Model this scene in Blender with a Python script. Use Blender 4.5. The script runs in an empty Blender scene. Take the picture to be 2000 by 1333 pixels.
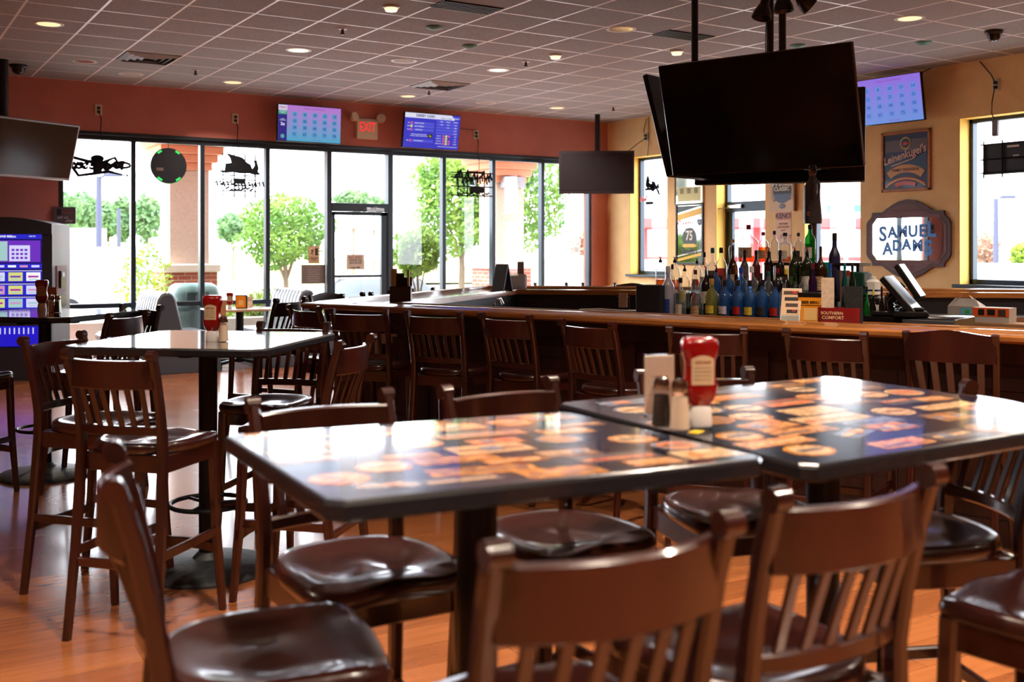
import bpy, math, random
from mathutils import Vector, Matrix
R = math.radians
PI = math.pi
S = bpy.context.scene
C = S.collection
random.seed(7)

# ------------------------------------------------------------------ camera
# The room's axes: X runs along the red window wall, Y along the yellow wall,
# the lens stands at (0, 0) at 1.48 m, level, with a small vertical lens shift.
HEAD = R(58.04)
EYE = 1.48
cam = bpy.data.objects.new('camera', bpy.data.cameras.new('camera'))
C.objects.link(cam)
cam.location = (0, 0, EYE)
cam.rotation_euler = (R(90), 0, HEAD - R(90))
cam.data.sensor_width = 36
cam.data.lens = 2068 / 2000 * 36
cam.data.shift_y = -(666.5 - 489) / 2000
cam.data.clip_start = 0.05
cam.data.clip_end = 600
cam.data.dof.use_dof = True
cam.data.dof.focus_distance = 6.9
cam.data.dof.aperture_fstop = 3.1
S.camera = cam

# ------------------------------------------------------------------ sky, sun, exposure
S.view_settings.view_transform = 'Standard'
S.view_settings.look = 'None'
S.view_settings.gamma = 1
S.view_settings.use_curve_mapping = False
S.view_settings.exposure = 1.72
wd = bpy.data.worlds.new('sky'); S.world = wd
wd.use_nodes = True
bg = wd.node_tree.nodes['Background']
bg.inputs[0].default_value = (0.88, 0.91, 1.0, 1)
bg.inputs[1].default_value = 3.9
sun = bpy.data.objects.new('sun', bpy.data.lights.new('sun', 'SUN'))
C.objects.link(sun)
sun.data.energy = 3.2
sun.data.angle = R(1.0)
sun.data.color = (1, 0.96, 0.88)
sun.rotation_euler = Vector((0.62, -0.16, -1.0)).to_track_quat('-Z', 'Y').to_euler()
S.cycles.use_denoising = True
S.cycles.max_bounces = 8
S.cycles.diffuse_bounces = 4
S.cycles.glossy_bounces = 4
S.cycles.transmission_bounces = 6
S.cycles.transparent_max_bounces = 24
S.cycles.sample_clamp_indirect = 6
S.cycles.caustics_reflective = False
S.cycles.caustics_refractive = False
S.cycles.use_light_tree = True

# ------------------------------------------------------------------ measures of the room
XR, YB, ZC = 10.79, 14.26, 3.624         # yellow wall, red window wall, ceiling
XL, YF = -4.0, -5.0                      # the two walls behind the lens
FW = Vector((math.cos(HEAD), math.sin(HEAD)))
RT = Vector((math.sin(HEAD), -math.cos(HEAD)))

def at(x, y, h):
    """the point of a horizontal plane at height h seen at (x, y) in the 2000 x 1333 photo"""
    d = 2068 * (EYE - h) / (y - 489)
    p = FW * d + RT * ((x - 1000) / 2068 * d)
    return (p.x, p.y, h)
def deep(x, y, d):
    p = FW * d + RT * ((x - 1000) / 2068 * d)
    return (p.x, p.y, EYE + (489 - y) / 2068 * d)
def on_red(x, y=489, Y0=YB):
    l = (x - 1000) / 2068
    d = Y0 / (FW.y + RT.y * l)
    return (d * (FW.x + RT.x * l), Y0, EYE + (489 - y) / 2068 * d)
def on_yellow(x, y=489, X0=XR):
    l = (x - 1000) / 2068
    d = X0 / (FW.x + RT.x * l)
    return (X0, d * (FW.y + RT.y * l), EYE + (489 - y) / 2068 * d)

# ------------------------------------------------------------------ tags
def tag(o, label, cat=None, group=None, kind=None):
    o['label'] = label
    if cat: o['category'] = cat
    if group: o['group'] = group
    if kind: o['kind'] = kind
    return o
def thing(name, label, cat, loc=(0, 0, 0), rz=0, group=None):
    o = bpy.data.objects.new(name, None); C.objects.link(o)
    o.empty_display_size = 0.1
    o.location = loc; o.rotation_euler = (0, 0, rz)
    return tag(o, label, cat, group)
def setting(name, loc=(0, 0, 0), rz=0):
    o = bpy.data.objects.new(name, None); C.objects.link(o)
    o.location = loc; o.rotation_euler = (0, 0, rz); o['kind'] = 'structure'
    return o
def kids(o):
    return list(KIDS.get(o.name, []))
KIDS = {}
def dup(root, loc, rz, label, group=None, cat=None):
    def cp(o, par):
        n = o.copy(); C.objects.link(n)
        if par is not None:
            n.parent = par
            KIDS.setdefault(par.name, []).append(n)
        for k in kids(o): cp(k, n)
        return n
    r = cp(root, None)
    r.location = loc; r.rotation_euler = (0, 0, rz)
    r['label'] = label
    if cat: r['category'] = cat
    if group: r['group'] = group
    return r

# ------------------------------------------------------------------ mesh builder
class MB:
    def __init__(s): s.v = []; s.f = []; s.m = []
    def add(s, vs, fs, m=0, mx=None):
        b = len(s.v)
        s.v += [tuple(mx @ Vector(p)) for p in vs] if mx is not None else [tuple(p) for p in vs]
        s.f += [tuple(i + b for i in f) for f in fs]; s.m += [m] * len(fs)
        return s
    def box(s, x0, x1, y0, y1, z0, z1, m=0, c=0.0, mx=None):
        """box with chamfered edges c"""
        if x0 > x1: x0, x1 = x1, x0
        if y0 > y1: y0, y1 = y1, y0
        if z0 > z1: z0, z1 = z1, z0
        c = min(c, (x1 - x0) * .45, (y1 - y0) * .45, (z1 - z0) * .45)
        if c <= 1e-6:
            vs = [(x, y, z) for z in (z0, z1) for y in (y0, y1) for x in (x0, x1)]
            fs = [(0, 2, 3, 1), (4, 5, 7, 6), (0, 1, 5, 4), (2, 6, 7, 3), (0, 4, 6, 2), (1, 3, 7, 5)]
            return s.add(vs, fs, m, mx)
        def ring(i, z):
            return [(x0 + i + c, y0 + i, z), (x1 - i - c, y0 + i, z), (x1 - i, y0 + i + c, z), (x1 - i, y1 - i - c, z),
                    (x1 - i - c, y1 - i, z), (x0 + i + c, y1 - i, z), (x0 + i, y1 - i - c, z), (x0 + i, y0 + i + c, z)]
        vs = ring(c, z0) + ring(0, z0 + c) + ring(0, z1 - c) + ring(c, z1)
        fs = [tuple(range(7, -1, -1)), tuple(range(24, 32))]
        for k in range(3):
            for i in range(8):
                j = (i + 1) % 8
                fs.append((k * 8 + i, k * 8 + j, k * 8 + 8 + j, k * 8 + 8 + i))
        return s.add(vs, fs, m, mx)
    def loft(s, rings, m=0, cap=True, closed=False, mx=None):
        n = len(rings[0]); vs = [p for r in rings for p in r]; fs = []
        K = len(rings)
        for k in range(K if closed else K - 1):
            a, b = k * n, ((k + 1) % K) * n
            for i in range(n):
                j = (i + 1) % n
                fs.append((a + i, a + j, b + j, b + i))
        if cap and not closed:
            fs.append(tuple(range(n - 1, -1, -1))); fs.append(tuple(range((K - 1) * n, K * n)))
        return s.add(vs, fs, m, mx)
    def lathe(s, prof, x=0, y=0, z=0, n=20, m=0, sx=1, sy=1, mx=None):
        rings = [[(x + r * sx * math.cos(2 * PI * i / n), y + r * sy * math.sin(2 * PI * i / n), z + h) for i in range(n)] for r, h in prof]
        return s.loft(rings, m, True, False, mx)
    def sweep(s, pts, w, h=None, m=0, n=None, up=(0, 0, 1), cap=True, closed=False, mx=None):
        """bar along pts; n=None: chamfered rectangle w (sideways) x h (up); n: round tube of diameter w. w, h may be lists."""
        P = [Vector(p) for p in pts]; K = len(P); rings = []
        for k, p in enumerate(P):
            if closed: t = P[(k + 1) % K] - P[k - 1]
            else: t = P[min(k + 1, K - 1)] - P[max(k - 1, 0)]
            t.normalize()
            u = Vector(up)
            if abs(t.dot(u)) > .98: u = Vector((0, 1, 0)) if abs(t.y) < .9 else Vector((1, 0, 0))
            a = t.cross(u).normalized(); b = a.cross(t).normalized()
            ww = w[k] if isinstance(w, (list, tuple)) else w
            if n:
                rings.append([p + a * (ww / 2 * math.cos(2 * PI * i / n)) + b * (ww / 2 * math.sin(2 * PI * i / n)) for i in range(n)])
            else:
                hh = h[k] if isinstance(h, (list, tuple)) else h
                c = min(ww, hh) * .22; x, y = ww / 2, hh / 2
                rings.append([p + a * q + b * r for q, r in ((x - c, -y), (x, -y + c), (x, y - c), (x - c, y), (-x + c, y), (-x, y - c), (-x, -y + c), (-x + c, -y))])
        return s.loft([[tuple(q) for q in r] for r in rings], m, cap, closed, mx)
    def ball(s, x, y, z, r, m=0, n=12, sx=1, sy=1, sz=1, mx=None):
        k = max(4, n // 2)
        return s.lathe([(max(r * math.sin(PI * i / k), 1e-4), -r * sz * math.cos(PI * i / k)) for i in range(k + 1)], x, y, z, n, m, sx, sy, mx)
    def prism(s, pts, t0, t1, m=0, axis='y', mx=None):
        """outline (a, b) extruded along an axis between t0 and t1"""
        def P(a, b, t): return (a, t, b) if axis == 'y' else ((t, a, b) if axis == 'x' else (a, b, t))
        n = len(pts)
        vs = [P(a, b, t0) for a, b in pts] + [P(a, b, t1) for a, b in pts]
        fs = [tuple(range(n)), tuple(range(2 * n - 1, n - 1, -1))] + [(i, n + i, n + (i + 1) % n, (i + 1) % n) for i in range(n)]
        return s.add(vs, fs, m, mx)
    def quad(s, a, b, c, d, m=0): return s.add([a, b, c, d], [(0, 1, 2, 3)], m)
    def text(s, body, x, z, size, y=0.0, m=0, dep=.001, shear=0.0, mirror=False, align='CENTER', sx=1.0, flat=False, bold=0.0, mx=None):
        """lettering standing in the local xz plane, read from -y (flat=True: lying in xy, read from above)"""
        cu = bpy.data.curves.new('t', 'FONT'); cu.body = body; cu.size = size
        cu.align_x = align; cu.align_y = 'CENTER'; cu.extrude = dep; cu.shear = shear; cu.offset = bold; cu.resolution_u = 3
        ob = bpy.data.objects.new('t', cu); C.objects.link(ob)
        me = ob.to_mesh()
        k = -1 if mirror else 1
        if flat: vs = [(x + v.co.x * sx * k, z + v.co.y, y + v.co.z) for v in me.vertices]
        else: vs = [(x + v.co.x * sx * k, y - v.co.z, z + v.co.y) for v in me.vertices]
        fs = [tuple(p.vertices) for p in me.polygons]
        ob.to_mesh_clear(); bpy.data.objects.remove(ob); bpy.data.curves.remove(cu)
        return s.add(vs, fs, m, mx)

def obj(name, mb, mats, parent=None, loc=(0, 0, 0), rz=0, smooth=True, ang=38):
    me = bpy.data.meshes.new(name)
    me.from_pydata(mb.v, [], mb.f)
    mats = mats if isinstance(mats, (list, tuple)) else [mats]
    for q in mats: me.materials.append(q)
    me.polygons.foreach_set('material_index', mb.m)
    me.update()
    import bmesh
    bm = bmesh.new(); bm.from_mesh(me); bmesh.ops.recalc_face_normals(bm, faces=bm.faces); bm.to_mesh(me); bm.free()
    if smooth:
        me.polygons.foreach_set('use_smooth', [True] * len(me.polygons))
        me.set_sharp_from_angle(angle=R(ang))
    o = bpy.data.objects.new(name, me); C.objects.link(o)
    o.location = loc; o.rotation_euler = (0, 0, rz)
    if parent is not None:
        o.parent = parent
        KIDS.setdefault(parent.name, []).append(o)
    return o
def adopt(child, parent):
    """hang an object built in world coordinates under its thing as a part"""
    child.parent = parent
    child.matrix_parent_inverse = parent.matrix_basis.inverted()
    for k in ('label', 'category', 'group'):
        if k in child: del child[k]
    KIDS.setdefault(parent.name, []).append(child)
    return child
def struct(name, mb, mats, **k):
    o = obj(name, mb, mats, **k)
    if o.parent is None: o['kind'] = 'structure'
    return o

# ------------------------------------------------------------------ materials
def lin(r, g, b):
    f = lambda c: (c / 255 / 12.92) if c <= 10 else ((c / 255 + .055) / 1.055) ** 2.4
    return (f(r), f(g), f(b), 1)
MATS = {}
def mat(name, col, rough=.5, metal=0.0, spec=.5, coat=0.0, emit=None, es=1.0, alpha=1.0, trans=0.0, ior=1.45, coat_rough=.05):
    if name in MATS: return MATS[name]
    m = bpy.data.materials.new(name); m.use_nodes = True
    b = m.node_tree.nodes['Principled BSDF']
    b.inputs['Base Color'].default_value = col if len(col) == 4 else (*col, 1)
    b.inputs['Roughness'].default_value = rough
    b.inputs['Metallic'].default_value = metal
    b.inputs['Specular IOR Level'].default_value = spec
    b.inputs['Coat Weight'].default_value = coat
    b.inputs['Coat Roughness'].default_value = coat_rough
    b.inputs['Transmission Weight'].default_value = trans
    b.inputs['IOR'].default_value = ior
    if emit:
        b.inputs['Emission Color'].default_value = emit
        b.inputs['Emission Strength'].default_value = es
    MATS[name] = m
    return m
def nd(m, t, **kw):
    n = m.node_tree.nodes.new(t)
    for k, v in kw.items():
        if isinstance(k, str) and k.startswith('i_'): n.inputs[k[2:].replace('_', ' ')].default_value = v
        else: setattr(n, k, v)
    return n
def ln(m, a, b): m.node_tree.links.new(a, b)
def bsdf(m): return m.node_tree.nodes['Principled BSDF']
def coords(m, scale=(1, 1, 1), rot=(0, 0, 0), loc=(0, 0, 0), world=False):
    if world:
        g = nd(m, 'ShaderNodeNewGeometry'); src = g.outputs['Position']
    else:
        g = nd(m, 'ShaderNodeTexCoord'); src = g.outputs['Object']
    mp = nd(m, 'ShaderNodeMapping')
    mp.inputs['Scale'].default_value = scale; mp.inputs['Rotation'].default_value = rot; mp.inputs['Location'].default_value = loc
    ln(m, src, mp.inputs[0]); return mp.outputs[0]
def noisy(name, c1, c2, scale=5, stretch=(1, 1, 1), rough=.5, bump=0.0, bscale=None, detail=5, lo=.35, hi=.65, world=False, **k):
    """two colours mixed by noise, with an optional bump"""
    if name in MATS: return MATS[name]
    m = mat(name, c1, rough, **k); co = coords(m, stretch, world=world)
    n = nd(m, 'ShaderNodeTexNoise'); n.inputs['Scale'].default_value = scale; n.inputs['Detail'].default_value = detail
    ln(m, co, n.inputs['Vector'])
    r = nd(m, 'ShaderNodeValToRGB')
    r.color_ramp.elements[0].position = lo; r.color_ramp.elements[0].color = c1
    r.color_ramp.elements[1].position = hi; r.color_ramp.elements[1].color = c2
    ln(m, n.outputs['Fac'], r.inputs[0]); ln(m, r.outputs[0], bsdf(m).inputs['Base Color'])
    if bump:
        b = nd(m, 'ShaderNodeBump'); b.inputs['Strength'].default_value = bump; b.inputs['Distance'].default_value = .01
        n2 = n
        if bscale:
            n2 = nd(m, 'ShaderNodeTexNoise'); n2.inputs['Scale'].default_value = bscale; n2.inputs['Detail'].default_value = 3
            ln(m, co, n2.inputs['Vector'])
        ln(m, n2.outputs['Fac'], b.inputs['Height']); ln(m, b.outputs[0], bsdf(m).inputs['Normal'])
    return m
def glass(name, tint=(1, 1, 1, 1), refl=1.0, rough=0.0):
    """thin pane: clear with a fresnel reflection"""
    if name in MATS: return MATS[name]
    m = bpy.data.materials.new(name); m.use_nodes = True; nt = m.node_tree; nt.nodes.clear()
    o = nt.nodes.new('ShaderNodeOutputMaterial'); t = nt.nodes.new('ShaderNodeBsdfTransparent'); g = nt.nodes.new('ShaderNodeBsdfGlossy')
    t.inputs[0].default_value = tint; g.inputs['Roughness'].default_value = rough
    g.inputs['Color'].default_value = (refl, refl, refl, 1)
    lw = nt.nodes.new('ShaderNodeLayerWeight'); lw.inputs[0].default_value = .5
    pw = nt.nodes.new('ShaderNodeMath'); pw.operation = 'POWER'; pw.inputs[1].default_value = 5; nt.links.new(lw.outputs['Facing'], pw.inputs[0])
    f = nt.nodes.new('ShaderNodeMapRange'); f.inputs[3].default_value = .05; f.inputs[4].default_value = .95; nt.links.new(pw.outputs[0], f.inputs[0])
    mx = nt.nodes.new('ShaderNodeMixShader')
    nt.links.new(f.outputs[0], mx.inputs[0]); nt.links.new(t.outputs[0], mx.inputs[1]); nt.links.new(g.outputs[0], mx.inputs[2])
    nt.links.new(mx.outputs[0], o.inputs[0]); MATS[name] = m
    return m
EM = 0.28                                                    # screens are dim next to daylight
def bottle_glass(name, tint, col, solid=.35, rough=.08):
    """bottle: see-through tint mixed with the glossy colour of the filled glass"""
    if name in MATS: return MATS[name]
    m = mat(name, col, rough, coat=.6); nt = m.node_tree; out = [n for n in nt.nodes if n.type == 'OUTPUT_MATERIAL'][0]
    t = nt.nodes.new('ShaderNodeBsdfTransparent'); t.inputs[0].default_value = tint
    lw = nt.nodes.new('ShaderNodeLayerWeight'); lw.inputs[0].default_value = .5
    f = nt.nodes.new('ShaderNodeMapRange'); f.inputs[1].default_value = .25; f.inputs[2].default_value = 1; f.inputs[3].default_value = solid; f.inputs[4].default_value = .92
    nt.links.new(lw.outputs['Facing'], f.inputs[0]); mx = nt.nodes.new('ShaderNodeMixShader')
    nt.links.new(f.outputs[0], mx.inputs[0]); nt.links.new(t.outputs[0], mx.inputs[1]); nt.links.new(bsdf(m).outputs[0], mx.inputs[2]); nt.links.new(mx.outputs[0], out.inputs[0])
    return m
def emis(name, col, s=1.0):
    return mat(name, (0.01, 0.01, 0.01, 1), .25, emit=col, es=s * EM)

M_stool = noisy('dark cherry wood', lin(57, 18, 12), lin(36, 12, 10), 6, (1, 1, .15), .30, coat=.9, coat_rough=.10)
M_seat = noisy('worn seat wood', lin(60, 23, 19), lin(34, 14, 12), 5, (.3, 1, 1), .3, coat=.8, coat_rough=.12, bump=.12, bscale=30)
M_red = noisy('red painted wall', lin(192, 120, 108), lin(184, 112, 100), 3, rough=.8, bump=.15, bscale=90)
M_yel = noisy('yellow textured wall', lin(242, 208, 150), lin(234, 198, 140), 4, rough=.78, bump=.35, bscale=60, world=True)
M_reveal = noisy('bright yellow window reveal', lin(236, 196, 96), lin(230, 190, 90), 4, rough=.7)
M_frame = mat('anodised window frame', lin(58, 66, 74), .35, .6)
M_black = mat('black metal', lin(24, 25, 28), .4, .5)
M_blackplastic = mat('black plastic', lin(16, 16, 18), .28)
M_screen_off = mat('switched off screen', lin(10, 10, 12), .12, spec=.5)
M_white = mat('white plastic', lin(225, 222, 214), .4)
M_cream = mat('cream plastic', lin(214, 204, 180), .4)
M_steel = mat('brushed steel', lin(190, 192, 196), .28, 1.0)
M_chrome = mat('chrome', lin(215, 215, 218), .08, 1.0)
M_pane = glass('window glass', (.97, .99, .985, 1))
M_rubber = mat('tyre rubber', lin(22, 22, 24), .8)
# ------------------------------------------------------------------ floor, ceiling, walls
def floor_mat():
    m = mat('wood plank floor', lin(176, 96, 44), .30, coat=.8, coat_rough=.13)
    co = coords(m, (1, 1, 1), (0, 0, R(2)))
    br = nd(m, 'ShaderNodeTexBrick'); br.offset = .37
    br.inputs['Scale'].default_value = 1; br.inputs['Brick Width'].default_value = 1.2; br.inputs['Row Height'].default_value = .18
    br.inputs['Mortar Size'].default_value = .0016; br.inputs['Mortar Smooth'].default_value = .2
    br.inputs['Color1'].default_value = lin(172, 106, 62); br.inputs['Color2'].default_value = lin(144, 84, 48); br.inputs['Mortar'].default_value = lin(128, 74, 42)
    ln(m, co, br.inputs['Vector'])
    co2 = coords(m, (1.2, 9, 1))
    n = nd(m, 'ShaderNodeTexNoise'); n.inputs['Scale'].default_value = 3; n.inputs['Detail'].default_value = 5
    ln(m, co2, n.inputs['Vector'])
    mr = nd(m, 'ShaderNodeMapRange'); mr.inputs[1].default_value = .3; mr.inputs[2].default_value = .7; mr.inputs[3].default_value = .86; mr.inputs[4].default_value = 1.14
    ln(m, n.outputs['Fac'], mr.inputs[0])
    mx = nd(m, 'ShaderNodeVectorMath', operation='SCALE')
    ln(m, br.outputs['Color'], mx.inputs[0]); ln(m, mr.outputs[0], mx.inputs['Scale']); ln(m, mx.outputs[0], bsdf(m).inputs['Base Color'])
    n3 = nd(m, 'ShaderNodeTexNoise'); n3.inputs['Scale'].default_value = 2.2; n3.inputs['Detail'].default_value = 6
    ln(m, coords(m), n3.inputs['Vector'])
    m3 = nd(m, 'ShaderNodeMapRange'); m3.inputs[1].default_value = .35; m3.inputs[2].default_value = .7; m3.inputs[3].default_value = .20; m3.inputs[4].default_value = .30
    ln(m, n3.outputs['Fac'], m3.inputs[0]); ln(m, m3.outputs[0], bsdf(m).inputs['Roughness'])
    return m
M_floor = floor_mat()
def ceil_mat():
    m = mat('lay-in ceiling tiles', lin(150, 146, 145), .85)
    co = coords(m, (1 / .61, 1 / .61, 1), loc=(-.057 / .61, -.22 / .61, 0))
    sp = nd(m, 'ShaderNodeSeparateXYZ'); ln(m, co, sp.inputs[0])
    def line(o):
        f = nd(m, 'ShaderNodeMath', operation='FRACT'); ln(m, o, f.inputs[0])
        a = nd(m, 'ShaderNodeMath', operation='SUBTRACT'); a.inputs[1].default_value = .5; ln(m, f.outputs[0], a.inputs[0])
        b = nd(m, 'ShaderNodeMath', operation='ABSOLUTE'); ln(m, a.outputs[0], b.inputs[0])
        c = nd(m, 'ShaderNodeMath', operation='GREATER_THAN'); c.inputs[1].default_value = .5 - .018; ln(m, b.outputs[0], c.inputs[0])
        return c.outputs[0]
    mx = nd(m, 'ShaderNodeMath', operation='MAXIMUM'); ln(m, line(sp.outputs[0]), mx.inputs[0]); ln(m, line(sp.outputs[1]), mx.inputs[1])
    n = nd(m, 'ShaderNodeTexNoise'); n.inputs['Scale'].default_value = 60; n.inputs['Detail'].default_value = 4
    ln(m, coords(m), n.inputs['Vector'])
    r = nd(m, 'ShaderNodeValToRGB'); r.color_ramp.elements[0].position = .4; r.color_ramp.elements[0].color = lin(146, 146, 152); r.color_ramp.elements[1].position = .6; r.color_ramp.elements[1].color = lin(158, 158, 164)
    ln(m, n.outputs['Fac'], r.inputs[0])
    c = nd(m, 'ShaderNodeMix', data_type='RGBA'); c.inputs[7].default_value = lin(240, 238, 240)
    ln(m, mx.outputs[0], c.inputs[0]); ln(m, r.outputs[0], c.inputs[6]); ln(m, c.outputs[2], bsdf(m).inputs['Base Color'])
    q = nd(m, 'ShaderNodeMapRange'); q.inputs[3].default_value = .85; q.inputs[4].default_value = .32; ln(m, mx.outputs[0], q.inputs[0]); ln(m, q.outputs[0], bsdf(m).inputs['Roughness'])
    b = nd(m, 'ShaderNodeBump'); b.inputs['Strength'].default_value = .25; b.inputs['Distance'].default_value = .004
    ln(m, n.outputs['Fac'], b.inputs['Height']); ln(m, b.outputs[0], bsdf(m).inputs['Normal'])
    return m
M_ceil = ceil_mat()
struct('floor', MB().box(XL - .2, XR + .2, YF - .2, YB + .2, -.12, 0), M_floor, smooth=False)
struct('ceiling', MB().box(XL - .2, XR + .35, YF - .2, YB + .35, ZC, ZC + .12), M_ceil, smooth=False)

# red wall: header over the storefront, solid piece left of it, narrow pier right of it
HZ = 2.965                                # top of the storefront frame
WX0, WX1 = 2.20, 10.47
w = MB()
w.box(XL, XR + .3, YB, YB + .25, HZ, ZC)
w.box(XL, WX0, YB, YB + .25, 0, HZ)
w.box(WX1, XR + .3, YB, YB + .25, 0, HZ)
struct('wall_back', w, M_red, smooth=False)
# yellow wall: deep openings (y from, y to, sill)
OPEN = [(12.72, 13.66, 1.09), (10.63, 11.63, 0.0), (8.99, 9.93, 1.09), (5.75, 7.60, 1.09)]
HY_ = 3.0
TH = .30
w = MB(); ys = [YB]
for a, b, s0 in OPEN:
    w.box(XR, XR + TH, b, ys[-1], 0, ZC); ys.append(a)
    w.box(XR, XR + TH, a, b, HY_, ZC)
    if s0: w.box(XR, XR + TH, a, b, 0, s0)
w.box(XR, XR + TH, YF, ys[-1], 0, ZC)
struct('wall_right', w, M_yel, smooth=False)
M_rear = noisy('rear wall paint', lin(168, 110, 66), lin(160, 102, 60), 3, rough=.8)
struct('wall_left', MB().box(XL - .2, XL, YF, YB, 0, ZC), M_rear, smooth=False)
struct('wall_front', MB().box(XL - .2, XR + .2, YF - .2, YF, 0, ZC), M_rear, smooth=False)

# storefront bays in the red wall
MU = [2.235, 3.114, 4.009, 4.917, 5.825, 6.795, 7.698, 8.584, 9.512, 10.454]
RAIL = .765
fy0, fy1 = YB + .03, YB + .14
def bay(i, a, b):
    e = setting('window_%d' % i, ((a + b) / 2, fy0, 0))
    hw = (b - a) / 2
    f = MB()
    f.box(-hw - .030, -hw + .030, 0, .11, 0, HZ - .01, c=.004)
    if i == 9: f.box(hw - .030, hw + .030, 0, .11, 0, HZ - .01, c=.004)
    f.box(-hw + .03, hw - .03, 0, .11, HZ - .07, HZ - .01, c=.004)
    f.box(-hw + .03, hw - .03, 0, .11, 0, .07, c=.004)
    f.box(-hw + .03, hw - .03, .005, .105, RAIL - .03, RAIL + .03, c=.004)
    obj('window_frame', f, M_frame, e)
    obj('pane', MB().quad((-hw + .03, .055, RAIL), (hw - .03, .055, RAIL), (hw - .03, .055, HZ - .07), (-hw + .03, .055, HZ - .07)), M_pane, e, smooth=False)
    obj('pane', MB().quad((-hw + .03, .055, .07), (hw - .03, .055, .07), (hw - .03, .055, RAIL), (-hw + .03, .055, RAIL)), M_pane, e, smooth=False)
n = 0
for k in range(9):
    if k == 4: continue
    n += 1
    bay(n if k < 4 else n, MU[k], MU[k + 1])
# last mullion and header trim of the storefront
struct('trim_1', MB().box(10.425, 10.49, fy0, fy1, 0, HZ - .01, c=.004), M_frame)
struct('trim_2', MB().box(WX0 - .02, WX1 + .02, YB - .012, YB + .03, HZ - .012, HZ + .03, c=.004), M_frame)
# glazed exit door in the storefront
a, b = MU[4], MU[5]
e = setting('door_1', ((a + b) / 2, fy0, 0)); hw = (b - a) / 2
f = MB()
f.box(-hw - .035, -hw + .035, -.01, .12, 0, HZ - .01, c=.004); f.box(hw - .045, hw + .035, -.01, .12, 0, HZ - .01, c=.004)
f.box(-hw + .035, hw - .045, 0, .11, HZ - .07, HZ - .01); f.box(-hw + .035, hw - .045, -.01, .12, 2.045, 2.165, c=.004)
obj('door_frame', f, M_frame, e)
obj('pane', MB().quad((-hw + .03, .055, 2.16), (hw - .03, .055, 2.16), (hw - .03, .055, HZ - .07), (-hw + .03, .055, HZ - .07)), M_pane, e, smooth=False)
f = MB(); x0, x1 = -hw + .04, hw - .05
f.box(x0, x0 + .055, .02, .08, .01, 2.04, c=.003); f.box(x1 - .09, x1, .02, .08, .01, 2.04, c=.003)
f.box(x0, x1, .02, .08, 1.99, 2.04, c=.003); f.box(x0, x1, .02, .08, .01, .22, c=.003)
f.box(x0 + .055, x1 - .09, .0, .045, 1.085, 1.12, c=.003)
lf = obj('door_leaf', f, M_frame, e)
obj('pane', MB().quad((x0 + .05, .05, .2), (x1 - .08, .05, .2), (x1 - .08, .05, 2.0), (x0 + .05, .05, 2.0)), M_pane, lf, smooth=False)
cl = MB().box(x1 - .36, x1 - .08, -.055, -.012, 2.05, 2.10, c=.006)
cl.sweep([(x1 - .2, -.03, 2.07), (x1 - .42, -.1, 2.075), (x1 - .2, -.045, 2.11)], .018, .01)
obj('door_closer', cl, M_steel, e)

# deep windows in the yellow wall
def deep_window(i, y0, y1, z0, door=False):
    cy = (y0 + y1) / 2; e = setting(('door_%d' if door else 'window_%d') % i, (XR, cy, 0), R(-90))
    h = (y1 - y0) / 2; f = MB(); d0, d1 = TH - .12, TH - .03
    t = .055
    f.box(-h, -h + t, d0, d1, z0, HY_, c=.004); f.box(h - t, h, d0, d1, z0, HY_, c=.004)
    f.box(-h, h, d0, d1, HY_ - t, HY_, c=.004); f.box(-h, h, d0, d1, z0, z0 + t, c=.004)
    if door:
        f.box(-h, h, d0 - .01, d1, 2.04, 2.19, c=.004)
        f.box(-h + t, -h + t + .09, d0 + .01, d1 - .02, .02, 2.04, c=.003); f.box(h - t - .07, h - t, d0 + .01, d1 - .02, .02, 2.04, c=.003)
    obj('window_frame' if not door else 'door_frame', f, M_frame, e)
    r = MB()                                              # painted plaster lining of the opening
    r.box(-h - .001, -h + .012, .002, d0, z0, HY_); r.box(h - .012, h + .001, .002, d0, z0, HY_); r.box(-h, h, .002, d0, HY_ - .012, HY_ + .001)
    obj('reveal', r, M_reveal, e, smooth=False)
    ym = (d0 + d1) / 2
    if door:
        obj('pane', MB().quad((-h + t, ym, .1), (h - t, ym, .1), (h - t, ym, 2.04), (-h + t, ym, 2.04)), M_pane, e, smooth=False)
        c2 = MB().box(-h + .1, -h + .38, -.02 + d0 - .03, d0 - .01, 2.09, 2.145, c=.006)
        c2.sweep([(-h + .15, d0 - .05, 2.10), (-h - .02, d0 - .16, 2.09)], .025, .012)
        obj('door_closer', c2, M_steel, e)
    obj('pane', MB().quad((-h + t, ym, 2.19 if door else z0 + t), (h - t, ym, 2.19 if door else z0 + t), (h - t, ym, HY_ - t), (-h + t, ym, HY_ - t)), M_pane, e, smooth=False)
    if not door:
        obj('window_sill', MB().box(-h - .06, h + .06, -.05, d0, z0 - .04, z0, c=.005), M_frame, e)
deep_window(9, *OPEN[0]); deep_window(2, *OPEN[1], door=True); deep_window(10, *OPEN[2]); deep_window(11, *OPEN[3])
struct('baseboard_back', MB().box(XL, WX0, YB - .015, YB, 0, .12), M_black)
struct('baseboard_right', MB().box(XR - .015, XR, YF, 10.6, 0, .12), M_black)
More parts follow.
